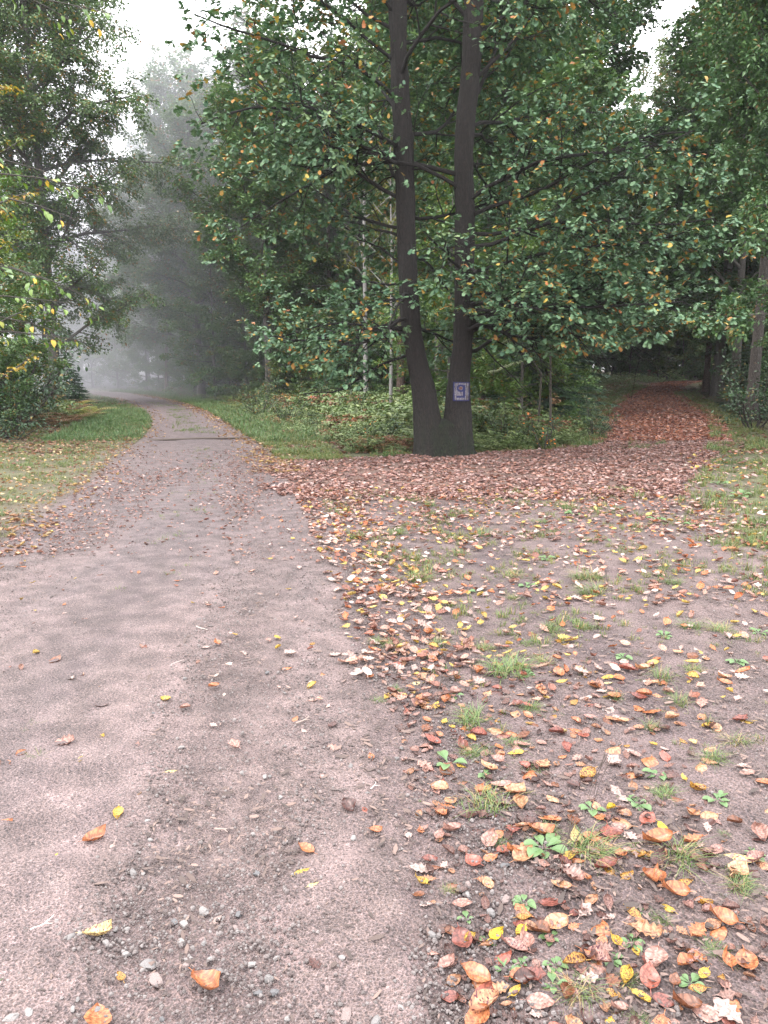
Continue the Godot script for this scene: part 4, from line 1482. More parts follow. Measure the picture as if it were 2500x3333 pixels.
func build_forest() -> void:
	var count := 0
	var tries := 0
	var found := []
	while count < 250 and tries < 12000:
		tries += 1
		var z := -rf(17.0, 92.0)
		if rng.randf() < 0.35:
			z = -rf(17.0, 50.0)
		var x := rf(-0.62, 0.62) * -z
		if x < -0.47 * -z or (x < -0.345 * -z and z > -52.0):   # open, misty ground beyond the bank
			continue
		var dr := d_road(x, z)
		var dp := d_path(x, z)
		if dr < 2.0 or dp < (2.3 if z > -21.0 else (6.0 if x < look(path_l, z) else 3.2) if z > -52.0 else 2.0):
			continue
		if x < -0.10 * -z and z < -52.0 and rng.randf() < 0.8:   # the wood is thin and open to the light beyond the bend
			continue
		if z > -33.0 and x > look(road_r, z) and x < minf(look(path_l, z) - 1.2, 2.6 + 0.05 * (-z - 20.0)) and z > -31.0 + 0.5 * x:
			continue
		var near_edge := minf(dr, dp) < 7.0 or z > -38.0
		var room := 1.6 if near_edge else 2.3
		if not free_at(x, z, room):
			continue
		var px := x / -z
		var limit := 99.0
		if px < -0.34:
			limit = 13.0
		elif px < -0.11:   # the gap of sky over the road
			limit = 1.5 - z * (lerpf(0.18, 0.34, smoothstep(-0.34, -0.22, px)) + 0.22 * smoothstep(-0.21, -0.12, px))
		var kind := ""
		var label := ""
		var roll := rng.randf()
		var leafy: Material = [M.leaf_green, M.leaf_dull, M.leaf_yellow, M.leaf_warm, M.leaf_green, M.leaf_green][rng.randi() % 6] if x < 4.0 else [M.leaf_dull, M.leaf_dull, M.leaf_green, M.leaf_warm][rng.randi() % 4]
		if roll < (0.62 if near_edge else 0.42):
			kind = "hornbeam%d" % (rng.randi() % 3)
			label = "young hornbeam"
		elif roll < 0.78:
			kind = "beech%d" % (rng.randi() % 3)
			label = "leafy beech"
		elif roll < 0.93 or x < 0:
			kind = "pole%d" % (rng.randi() % 2)
			label = "slim bare-trunked tree"
		else:
			kind = "spruce0"
			label = "dark spruce"
		var tall: float = {"hornbeam0": 6.5, "hornbeam1": 8.0, "hornbeam2": 5.0, "beech0": 17.0, "beech1": 19.0, "beech2": 15.0, "pole0": 18.0, "pole1": 16.0, "spruce0": 9.0}[kind]
		var size := rf(0.8, 1.2)
		size = minf(size, limit / tall)
		if size < 0.45:
			continue
		var o := put_tree(kind, x, z, size, rf(0.9, 1.1), -1.0, leafy)
		if leafy == M.leaf_yellow and kind != "spruce0":
			label = "yellowing " + label
		elif leafy == M.leaf_warm and kind != "spruce0":
			label = "rusty-tinged " + label
		var where := "behind the brambles"
		if px < -0.30:
			where = "at the misty bend of the gravel road"
		elif px < -0.13:
			where = "in the hazy wood right of the bend"
		elif px < 0.02:
			where = "in the wood behind the bramble patch"
		elif px < 0.2:
			where = "in the wood behind the oak"
		elif dp < 6.0:
			where = "beside the leafy path"
		elif x < look(path_l, z):
			where = "in the wood left of the leafy path"
		else:
			where = "in the wood right of the leafy path"
		if z < -70.0:
			where += ", far back"
		elif z > -34.0:
			where += ", at the front"
		found.append([o, label + " " + where, "tree"])
		count += 1
	single_out(found, "trees of the wood around the fork")
	print("forest ", count, " tries ", tries)

func build_bushes() -> void:
	var S := spec({"leaf": 0.075, "ratio_w": 0.6, "leaves": 30.0, "kids": [4.5, 6.0, 3.0], "hang": 0.1, "flat": 0.5, "turn": 0.06, "seg": 0.25, "kind": "oval", "tilt": 0.6, "mess": 0.6, "col_a": Color(0.03, 0.07, 0.035), "col_b": Color(0.08, 0.125, 0.06)})
	protos["bush0"] = proto(make_bush("leafy_bush", 1.7, 1.1, 11, S, M.leaf_green))
	protos["bush1"] = proto(make_bush("leafy_bush", 1.2, 1.3, 10, S, M.leaf_green))
	S.merge({"leaf": 0.06, "leaves": 26.0, "turn": 0.75, "col_c": Color(0.72, 0.40, 0.06), "col_d": Color(0.66, 0.19, 0.06)}, true)
	protos["sapling"] = proto(make_bush("orange_sapling", 0.9, 0.3, 5, S, M.leaf_warm))
	protos["fern_brown"] = proto(make_fern("bracken_fern", 9, 0.95, Color(0.16, 0.075, 0.045), Color(0.23, 0.13, 0.07)))
	protos["fern_green"] = proto(make_fern("bracken_fern", 9, 0.95, Color(0.14, 0.18, 0.05), Color(0.30, 0.26, 0.08)))
	var found := []
	var list := [
		["bush0", -8.8, -18.0, 1.5, "tall dark bush on the bank at the left edge"], ["bush0", -10.0, -20.5, 1.9, "broad dark bush below the yellowing hornbeam"], ["bush1", -7.9, -16.4, 0.9, "low dark bush at the foot of the bank"],
		["bush0", -10.6, -23.5, 1.7, "dark bush behind the bracken on the bank"], ["bush1", -12.0, -27.0, 1.5, "bush between the bracken and the tall beeches"], ["bush0", -12.6, -24.0, 2.3, "tallest dark bush on the bank"],
		["bush0", 8.3, -14.2, 0.95, "grey-green bush at the right edge of the leafy path"], ["bush1", 9.6, -15.6, 1.3, "wide dark bush under the ivy-wrapped trunk"], ["bush0", 9.3, -19.4, 1.2, "dark bush hanging over the leafy path"],
		["bush1", 11.6, -22.5, 1.2, "low bush at the shaded right edge of the path"], ["bush1", 7.2, -12.4, 0.7, "small pale bush on the right verge"], ["bush0", 2.3, -14.6, 0.62, "leafy shrub with yellow leaves right of the twin stems"],
		["bush1", 3.2, -15.3, 0.6, "low shrub between the oak and the path"], ["bush0", 1.7, -15.6, 0.8, "green shrub right behind the marked stem"], ["bush1", 0.2, -15.2, 0.6, "low shrub showing between the two stems"],
		["bush0", -9.5, -48.0, 1.5, "misty bush at the outer side of the bend"], ["bush1", -12.5, -50.5, 1.6, "pale bush deep in the bend"], ["bush1", -6.8, -39.5, 1.3, "bush before the straight brown trunk"], ["bush0", -4.4, -33.0, 1.0, "bush at the foot of the dark trunk"],
		["bush0", -2.6, -20.5, 0.7, "light green shrub nearest the grass strip"],
		["bush1", -1.5, -18.6, 0.55, "light green shrub smallest amid the brambles"],
		["bush0", -0.6, -20.8, 0.8, "light green shrub behind the red-tipped sapling"],
		["bush1", -3.9, -24.5, 0.8, "light green shrub beside the farthest orange sapling"],
		["bush0", -2.3, -26.5, 0.9, "light green shrub deep in the bramble patch"],
		["bush1", 0.4, -19.0, 0.7, "light green shrub just left behind the oak"],
		["bush0", -4.6, -28.5, 0.9, "light green shrub at the far end of the bramble patch"],
		["bush1", 1.9, -17.6, 0.7, "light green shrub showing between oak and path"],
		["bush0", 12.3, -25.2, 1.5, "large dark bush right of the path below the mottled trunk"],
		["bush1", 13.9, -28.8, 1.7, "dark bush crowding the path's inner bend"],
		["bush0", 15.0, -32.0, 1.5, "dark bush farthest along the path's inner bend"],
		["bush1", 11.4, -22.0, 1.1, "dark bush in the shade right of the leafy path"],
		["bush0", 5.0, -26.2, 0.8, "low dark bush left of the path past the spruce"],
		["bush1", 7.2, -38.0, 1.2, "pale bush on the open ground left of the path's bend"],
		["bush1", -2.0, -32.0, 1.1, "bush at the dark back edge of the brambles"], ["bush0", 4.6, -16.9, 0.6, "shrub at the inner corner of the leafy path"],
	]
	for e in list:
		var o := put_tree(e[0], e[1], e[2], e[3], 1.0, -1.0, M.leaf_dull if "dark" in e[4] else (M.leaf_yellow if "yellow leaves" in e[4] or "light green" in e[4] else null))
		tag(o, e[4], "bush", "bushes along the verges")
	for e in [["sapling", -3.05, -24.0, 1.04, "orange sapling farthest along the bramble patch"], ["sapling", -1.78, -23.5, 0.98, "bright orange sapling amid the brambles"], ["sapling", -0.8, -22.0, 1.04, "red-tipped orange sapling amid the brambles nearest the oak"],
			["sapling", 3.0, -14.4, 0.98, "orange-leaved shoot at the bramble edge by the path"], ["sapling", -0.35, -15.3, 0.78, "orange shoot left of the oak's foot"], ["sapling", -9.3, -17.0, 0.72, "small red-orange sapling under the dark bushes"], ["sapling", 1.3, -16.6, 1.17, "yellow-orange sapling seen between oak and shrubs"]]:
		tag(put_tree(e[0], e[1], e[2], e[3]), e[4], "sapling", "orange saplings among the green")
	for i in 24:
		var z := -rf(18.8, 27.5)
		var x := look(road_l, z) - rf(1.9, 5.2)
		var green := i % 4 == 0
		var o := put_tree("fern_green" if green else "fern_brown", x, z, rf(0.9, 1.3))
		found.append([o, ("yellow-green" if green else "rust-brown") + " bracken on the bank beside the bend", "fern"])
	for i in 18:
		var z := -rf(29.0, 42.0)
		var x := look(path_l, z) - rf(1.3, 5.5)
		var o := put_tree("fern_brown" if i % 3 == 0 else "fern_green", x, z, rf(0.8, 1.2))
		found.append([o, ("rust-brown" if i % 3 == 0 else "yellow-green") + " bracken left of the leafy path's far bend", "fern"])
	for i in 6:
		var z := -rf(28.0, 33.0)
		var o := put_tree("fern_brown" if i % 2 == 0 else "fern_green", look(road_r, z) + rf(1.6, 3.2), z, rf(0.6, 0.9))
		found.append([o, ("rust-brown" if i % 2 == 0 else "yellow-green") + " bracken behind the grass strip right of the road", "fern"])
	single_out(found, "bracken along the verges")

# ------------------------------------------------------------------ ground cover

func build_undergrowth() -> void:
	# bramble: sprays of rounded leaves on arching stems
	var s := Surf.new()
	for k in 5:
		var a := TAU * k / 5.0 + rf(-0.5, 0.5)
		var out := Vector3(cos(a), 0, sin(a))
		var last := Vector3.ZERO
		for i in 7:
			var t := (i + 1) / 7.0
			var p := out * 0.42 * t + Vector3.UP * 0.62 * (t * 1.5 - t * t * 0.85) + rv() * 0.03
			leaf2(s, last, (p - last).normalized(), Vector3.UP, (p - last).length(), 0.008, Color(0.35, 0.25, 0.18))
			for m in 3:
				var d := (out.rotated(Vector3.UP, rf(-1.6, 1.6)) + Vector3.UP * rf(-0.4, 0.2)).normalized()
				leaf4(s, p, d, (Vector3.UP + rv() * 0.45).normalized(), rf(0.06, 0.105), 0.055, Color(1, 1, 1) * rf(0.65, 1.0))
			last = p
	var bramble := s.mesh(M.leaf_green)
	var where := []
	var tint := []
	var tries := 0
	while where.size() < 9500 and tries < 90000:
		tries += 1
		var z := -13.7 - 40.0 * pow(rng.randf(), 1.6)
		var x := rf(-0.5, 0.62) * -z
		var dr := d_road(x, z)
		var dp := d_path(x, z)
		var right := x > look(path_r, z)
		var left := x < look(road_l, z)
		if dr < 1.3 + 0.8 * n_lo.get_noise_2d(x * 4.0, z * 4.0) or dp < (1.6 if right else 0.35) or (left and dr < 4.0 + n_lo.get_noise_2d(x, z) * 3.0):
			continue
		if Vector2(x - 1.02, z + 13.3).length() < 0.75:
			continue
		var open := not left and not right and z > -30.0
		if not open and rng.randf() < 0.55:
			continue
		var swell := 1.0 + 1.1 * n_lo.get_noise_2d(x * 5.0 + 9.0, z * 5.0) + 0.5 * n_mid.get_noise_2d(x * 1.4, z * 1.4)
		var size := rf(0.5, 1.1) * (0.75 if z > -15.0 else 1.0) * clampf(0.35 + (minf(dr - 1.2, dp + 0.3)) * 0.30, 0.4, 1.0) * clampf(swell, 0.45, 1.9)
		where.append(Transform3D(Basis(Vector3.UP, rf(0, TAU)).scaled(Vector3(size, size * rf(0.6, 1.25), size)), Vector3(x, high(x, z) - 0.04, z)))
		var k := n_lo.get_noise_2d(x * 3.0 + 70.0, z * 3.0)
		var c := Color(0.11, 0.18, 0.06).lerp(Color(0.24, 0.29, 0.115), rng.randf())
		if k > 0.22 and rng.randf() < 0.5:
			c = Color(0.22, 0.16, 0.06).lerp(Color(0.26, 0.10, 0.06), rng.randf())
		tint.append(c)
	scatter("bramble_undergrowth", bramble, where, tint, "tangle of green brambles covering the ground between the two tracks", "undergrowth")

func build_grass() -> void:
	var s := tuft_mesh(5, 16, 0.20, 0.11, 0.0035, 0.08)
	s.surface_set_material(0, M.blades)
	var where := []
	var tint := []
	var zones := [
		# [count, z from, z to, which, width, height, lush]
		[9000, -5.0, -27.0, "left", 3.4, 0.55, 0.35], [4500, -16.0, -28.0, "left", 2.0, 1.15, 1.1], [3500, -26.0, -46.0, "left", 3.0, 0.9, 0.8],
		[5500, -15.5, -50.0, "right", 1.7, 1.25, 0.9], [2500, -12.4, -17.0, "right", 1.2, 0.7, 0.3], [2400, -4.6, -14.0, "verge", 2.6, 0.7, 0.35], [3000, -14.0, -40.0, "path_r", 1.3, 0.8, 0.4],
		[3500, -13.2, -44.0, "path_l", 1.1, 0.9, 0.5], [900, -18.0, -34.0, "mid", 0.35, 0.5, 0.5], [320, -5.0, -15.0, "mid", 0.22, 0.35, 0.2], [130, -14.6, -16.2, "pathmid", 0.8, 0.7, 0.9], [2300, -3.6, -9.4, "clearing", 3.0, 0.4, 0.15],
		[260, -2.2, -4.2, "clearing", 3.0, 0.32, 0.2],
	]
	for q in zones:
		var n := 0
		var tries := 0
		while n < q[0] and tries < q[0] * 5:
			tries += 1
			var z := lerpf(q[1], q[2], pow(rng.randf(), 1.25))
			var w: float = q[4]
			var x := 0.0
			match q[3]:
				"left":
					x = look(road_l, z) - 0.05 - w * pow(rng.randf(), 0.8)
				"right":
					x = look(road_r, z) + 0.1 + w * pow(rng.randf(), 1.2)
				"verge":
					x = 2.7 + maxf(0.0, (-z - 7.0) * 0.37) + w * rng.randf()
				"path_r":
					x = look(path_r, z) - 0.25 + w * rng.randf()
				"path_l":
					x = look(path_l, z) + 0.2 - w * rng.randf()
				"mid":
					x = lerpf(look(road_l, z), look(road_r, z), 0.52) + w * (rng.randf() + rng.randf() - 1.0) * 1.6
				"pathmid":
					x = lerpf(look(path_l, z), look(path_r, z), 0.42) + w * (rng.randf() - 0.5)
				"clearing":
					x = look(road_r, z) + 0.25 + w * 1.3 * rng.randf()
			var k := n_mid.get_noise_2d(x * 1.3 + 5.0, z * 1.3)
			if q[3] == "clearing" and rng.randf() > smoothstep(3.0, 7.5, -z) + 0.12:
				continue
			if k < [-0.12, 0.12][int(q[3] in ["clearing", "mid"])] and q[6] < 0.75 and rng.randf() < 0.85:
				continue
			if q[3] == "verge" and (d_path(x, z) < 0.15 or x < 3.1 and rng.randf() < 0.6):
				continue
			if q[3] == "left" and q[6] < 0.5 and z > -12 and x < look(road_l, z) - 4.0:
				continue
			n += 1
			var size: float = q[5] * rf(0.45, 1.2) * (1.0 + 0.8 * k)
			where.append(Transform3D(Basis(Vector3.UP, rf(0, TAU)).scaled(Vector3(size, size * rf(0.7, 1.2), size)), Vector3(x, high(x, z) - 0.01, z)))
			var lush: float = q[6]
			tint.append(Color(1.25, 0.95, 0.85).lerp(Color(0.65, 0.85, 0.85), clampf(lush * 0.9 + rf(-0.35, 0.35) + 0.5 * k, 0, 1)) * rf(0.75, 1.2))
	for row in TUFTS.split("\n"):
		var a := row.split(" ")
		if a.size() < 4:
			continue
		for i in 9:
			var r := float(a[3]) * rf(0.2, 1.5)
			var t := rf(0, TAU)
			var x := float(a[1]) + cos(t) * r * 1.3
			var z := float(a[2]) + sin(t) * r * 0.7
			var size := float(a[3]) * rf(0.6, 1.6)
			where.append(Transform3D(Basis(Vector3.UP, rf(0, TAU)).scaled(Vector3(size * 1.4, size, size * 1.4)), Vector3(x, high(x, z) - 0.006, z)))
			tint.append(Color(1.3, 1.0, 0.9).lerp(Color(0.7, 0.9, 0.85), rng.randf()))
	scatter("verge_grass", s, where, tint, "grass growing along the verges and between the wheel tracks", "grass")

func build_stones() -> void:
	var found := []
	var meshes := []
	for i in 8:
		meshes.append(stone_mesh(i + 3, [0.55, 0.7, 0.5, 0.62, 0.8, 0.45, 0.66, 0.58][i], [0.25, 0.4, 0.2, 0.5, 0.35, 0.3, 0.45, 0.2][i], true))
	var tones := [["pale grey", Color(0.36, 0.33, 0.32)], ["grey", Color(0.27, 0.25, 0.245)], ["dark grey", Color(0.18, 0.175, 0.18)], ["pinkish", Color(0.34, 0.26, 0.245)]]
	var mats := []
	for t in tones:
		var m: StandardMaterial3D = M.stone.duplicate()
		m.albedo_color = t[1].linear_to_srgb()
		m.vertex_color_use_as_albedo = false
		mats.append(m)
	for row in STONES.split("\n"):
		var a := row.split(" ")
		if a.size() < 4:
			continue
		var x := float(a[1])
		var z := float(a[2])
		var size := float(a[3]) * 1.15
		var k := rng.randi() % 8
		var tone: int = [0, 0, 0, 1, 1, 3, 3, 2][rng.randi() % 8]
		var o := MeshInstance3D.new()
		o.mesh = meshes[k]
		o.material_override = mats[tone]
		o.name = numbered("stone")
		add_child(o)
		o.position = Vector3(x, high(x, z) + size * 0.03 + 0.004, z)
		o.rotation = Vector3(rf(-0.3, 0.3), rf(0, TAU), rf(-0.3, 0.3))
		o.scale = Vector3.ONE * size
		found.append([o, tones[tone][0] + (" angular" if k in [1, 3, 6] else " rounded") + " stone " + spot(x, z), "stone"])
	single_out(found, "loose stones on the road")
	# gravel: grains that nobody would count
	for kind in 2:
		var where := []
		var tint := []
		var tries := 0
		while where.size() < 26000 and tries < 200000:
			tries += 1
			var z := -1.35 - 9.0 * pow(rng.randf(), 1.9)
			var x := rf(-0.62, 0.62) * (-z + 0.9)
			var dr := d_road(x, z)
			if x < look(road_l, z) - 0.2 or x > look(road_r, z) + 2.6:
				continue
			var k := n_lo.get_noise_2d(x * 8.0, z * 2.4) + 0.5 * n_mid.get_noise_2d(x * 2.0, z * 2.0)
			var edge := exp(-pow((dr - 0.1) / 0.25, 2.0))
			if rng.randf() > clampf(0.4 + k * 1.5 + edge * 0.5, 0.08, 1.0) * (0.22 if dr > 0.5 else 1.0):
				continue
			var size := 0.0048 * pow(3.6, pow(rng.randf(), 2.3)) * rf(0.8, 1.2) if kind == 0 or rng.randf() < 0.7 else 0.008 * pow(2.8, pow(rng.randf(), 1.7))
			where.append(Transform3D(Basis.from_euler(Vector3(rf(-0.5, 0.5), rf(0, TAU), rf(-0.5, 0.5))).scaled(Vector3.ONE * size), Vector3(x, high(x, z) + size * 0.16 + 0.005, z)))
			tint.append(Color(0.15, 0.112, 0.106).lerp(Color(0.35, 0.31, 0.30), pow(rng.randf(), 1.3)) * rf(0.75, 1.1))
		scatter("gravel", stone_mesh(31 + kind, 0.6, 0.5, false), where, tint, ["fine angular gravel strewn over the road", "rounded grit strewn over the road"][kind], "gravel")

func build_leaves() -> void:
	var shapes := {}
	for k in ["beech", "oak", "hornbeam"]:
		shapes[k] = []
		for i in 8:
			shapes[k].append(ground_leaf(k, [0.1, 0.5, -0.25, 0.9, 0.25, -0.5, 0.35, 0.7][i], [0.08, 0.35, -0.15, 0.5, 0.15, -0.3, 0.65, 0.22][i], [0.0, 0.12, -0.1, 0.2, 0.05, -0.15, 0.1, -0.05][i], 100 + i))
	var forms := ["flat", "cupped", "arched", "curled", "flat", "humped", "rolled", "upturned"]
	var found := []
	var rows := []
	for row in LEAVES.split("\n"):
		var a := row.split(" ")
		if a.size() >= 5:
			rows.append([a[0], a[1], float(a[2]), float(a[3]), float(a[4])])
	var listed := rows.size()
	for i in 110:   # smaller, duller ones between them
		var z := -1.5 - 2.3 * pow(rng.randf(), 1.2)
		var x := look(road_r, z) + 0.15 + rf(0.0, 1.0) * (0.9 - z * 0.12)
		if x > 0.56 * -z + 0.1:
			continue
		rows.append([["beech", "beech", "oak", "hornbeam"][rng.randi() % 4], ["darkbrown", "brown", "pinkish", "redbrown", "tan", "darkbrown", "gold"][rng.randi() % 7], x, z, rf(0.028, 0.055)])
	var small_to := rows.size()
	for i in 130:   # and more of the full sized ones, thickest along the road's edge
		var z := -1.5 - 2.6 * pow(rng.randf(), 1.3)
		var x := look(road_r, z) + 0.18 + pow(rng.randf(), 1.3) * (1.1 - z * 0.12)
		if x > 0.56 * -z + 0.1:
			continue
		rows.append([["beech", "beech", "beech", "oak", "hornbeam"][rng.randi() % 5], ["orange", "tan", "pinkish", "redbrown", "peach", "brown", "russet", "orange", "pinkish", "darkbrown"][rng.randi() % 10], x, z, rf(0.05, 0.088)])
	for i in rows.size():
		var r = rows[i]
		var col: String = {"dark": "darkbrown", "red": "russet", "pink": "pinkish"}.get(r[1], r[1])
		var f := rng.randi() % 8
		var small := i >= listed and i < small_to
		if r[0] == "oak" or small:
			f = [0, 4, 2, 5, 0, 4, 1, 7][f]
		var o := MeshInstance3D.new()
		o.mesh = shapes[r[0]][f]
		o.material_override = M["%s_%s" % [r[0], col]]
		o.name = numbered(r[0] + "_leaf")
		add_child(o)
		var size: float = r[4]
		o.position = Vector3(r[2], high(r[2], r[3]) + (0.003 if small else 0.004 + size * 0.03), r[3])
		o.rotation = Vector3(rf(-0.2, 0.25), rf(0, TAU), rf(-0.22, 0.22))
		o.scale = Vector3(size * rf(0.92, 1.08), size, size)
		found.append([o, ("small " if small else "") + forms[f] + " " + LEAF_WORDS[col] + " " + r[0] + " leaf " + spot(r[2], r[3]).replace("on the muddy ground", "on the mud").replace("on the stony road edge", "on the road edge"), "leaf"])
	single_out(found, "fallen leaves around the road edge")
	# all the other fallen leaves
	var pal := {
		"path": [Color(0.34, 0.20, 0.18), Color(0.40, 0.275, 0.255), Color(0.25, 0.13, 0.11), Color(0.38, 0.21, 0.16), Color(0.46, 0.35, 0.34), Color(0.16, 0.09, 0.085), Color(0.32, 0.17, 0.135)],
		"edge": [Color(0.46, 0.34, 0.12), Color(0.52, 0.42, 0.25), Color(0.42, 0.25, 0.13), Color(0.40, 0.28, 0.22), Color(0.28, 0.16, 0.10)],
		"mixed": [Color(0.42, 0.31, 0.29), Color(0.46, 0.17, 0.07), Color(0.40, 0.25, 0.20), Color(0.50, 0.38, 0.10), Color(0.24, 0.10, 0.07), Color(0.36, 0.22, 0.18), Color(0.54, 0.46, 0.43)],
		"dull": [Color(0.14, 0.075, 0.065), Color(0.22, 0.12, 0.10), Color(0.28, 0.17, 0.15), Color(0.10, 0.06, 0.055), Color(0.32, 0.17, 0.10)],
		"deep": [Color(0.34, 0.14, 0.10), Color(0.42, 0.21, 0.155), Color(0.25, 0.095, 0.07), Color(0.46, 0.20, 0.10), Color(0.44, 0.29, 0.25), Color(0.15, 0.065, 0.055), Color(0.36, 0.15, 0.09)],
		"floor": [Color(0.22, 0.12, 0.08), Color(0.28, 0.16, 0.10), Color(0.15, 0.085, 0.06)],
	}
	var sets := {"beech": [[], []], "oak": [[], []], "hornbeam": [[], []]}
	var zones := [
		[19000, "fork", "path", 0.82], [1700, "fade", "path", 0.7], [16000, "path", "deep", 1.1], [900, "left_edge", "edge", 0.7], [2200, "right_edge", "edge", 0.8], [3600, "left_verge", "edge", 0.7], [2300, "clearing_far", "mixed", 0.8],
		[420, "clearing_near", "mixed", 0.8], [700, "strip_near", "dull", 0.5], [900, "strip", "mixed", 0.8], [2400, "road_far", "path", 0.5], [1500, "road_far", "dull", 0.4], [160, "road", "mixed", 0.6], [9000, "floor", "floor", 1.2], [1200, "verge", "mixed", 0.9], [260, "left_near", "edge", 0.75],
	]
	for q in zones:
		var n := 0
		var tries := 0
		while n < q[0] and tries < q[0] * 6:
			tries += 1
			var x := 0.0
			var z := 0.0
			match q[1]:
				"fork":
					z = -rf(8.4, 16.0)
					x = rf(look(path_l, z) - 0.6, look(path_r, z) + 0.3)
					if d_path(x, z) > 0.15 + 0.3 * n_mid.get_noise_2d(x, z) or (n_mid.get_noise_2d(x * 1.2, z * 2.2 + 20.0) < -0.12 and rng.randf() < 0.7):
						continue
				"fade":
					z = -9.2 + 2.6 * pow(rng.randf(), 1.6)
					x = rf(look(road_r, z), 3.6)
				"path":
					z = -16.0 - 34.0 * pow(rng.randf(), 1.5)
					x = lerpf(look(path_l, z) - 0.2, look(path_r, z) + 0.2, rng.randf())
				"left_edge":
					z = -4.5 - 36.0 * pow(rng.randf(), 1.5)
					x = look(road_l, z) + rf(-0.5, 0.45) * (rng.randf() + 0.3)
				"right_edge":
					z = -11.0 - 34.0 * pow(rng.randf(), 1.5)
					x = look(road_r, z) + rf(-0.5, 0.4) * (rng.randf() + 0.3)
				"left_verge":
					z = -rf(6.0, 21.0)
					x = look(road_l, z) - 4.2 * pow(rng.randf(), 1.1)
				"clearing_far":
					z = -rf(4.8, 9.6)
					x = look(road_r, z) + 0.1 + rf(0.0, 4.2)
				"clearing_near":
					z = -rf(3.3, 5.2)
					x = look(road_r, z) + 0.1 + 3.4 * pow(rng.randf(), 1.4)
				"strip":
					z = -rf(3.6, 9.5)
					x = look(road_r, z) + rf(-0.05, 0.65)
				"road_far":
					z = -rf(6.0, 14.0)
					x = lerpf(look(road_l, z), look(road_r, z), rng.randf())
					if n_lo.get_noise_2d(x * 5.0, z * 1.5 + 40.0) < -0.05 and rng.randf() < 0.7:
						continue
				"strip_near":
					z = -1.4 - 2.6 * rng.randf()
					x = look(road_r, z) + 0.1 + (0.75 - z * 0.12) * pow(rng.randf(), 1.2)
				"road":
					z = -rf(3.2, 8.0)
					x = lerpf(look(road_l, z), look(road_r, z), rng.randf())
				"floor":
					z = -13.5 - 40.0 * pow(rng.randf(), 1.5)
					x = rf(-0.55, 0.6) * -z
					if d_road(x, z) < 0.5 or d_path(x, z) < 0.2:
						continue
				"verge":
					z = -rf(4.0, 14.0)
					x = 2.8 + maxf(0.0, (-z - 7.0) * 0.37) + rf(0.0, 2.5)
				"left_near":
					z = -rf(4.6, 8.0)
					x = look(road_l, z) + rf(-0.9, 0.35)
			n += 1
			var list: Array = pal[q[2]]
			var kind: String = ["beech", "oak", "beech", "oak", "hornbeam"][rng.randi() % 5]
			if q[2] == "edge" and rng.randf() < 0.6:
				kind = "hornbeam"
			var size: float = lerpf(0.035, 0.10, pow(rng.randf(), 1.3)) * q[3] * (1.15 if z < -22.0 else 1.0)
			var b := Basis.from_euler(Vector3(rf(-0.4, 0.5), rf(0, TAU), rf(-0.4, 0.4))).scaled(Vector3.ONE * size)
			sets[kind][0].append(Transform3D(b, Vector3(x, high(x, z) + (rf(0.002, 0.008) if q[1] == "strip_near" else rf(0.006, 0.02)) + (0.02 if q[1] == "left_verge" or q[1] == "verge" else 0.0), z)))
			var c: Color = list[rng.randi() % list.size()]
			sets[kind][1].append(c * rf(0.78, 1.2))
	for k in sets:
		var m: ArrayMesh = shapes[k][{"beech": 1, "oak": 7, "hornbeam": 6}[k]].duplicate()
		m.surface_set_material(0, M["litter_" + k])
		scatter("fallen_%s_leaves" % k, m, sets[k][0], sets[k][1], {"beech": "carpet of brown beech leaves over the fork and the woodland path", "oak": "pinkish brown oak leaves strewn over path, road and verges", "hornbeam": "small yellow leaves strewn along the road's edges"}[k], "leaves")

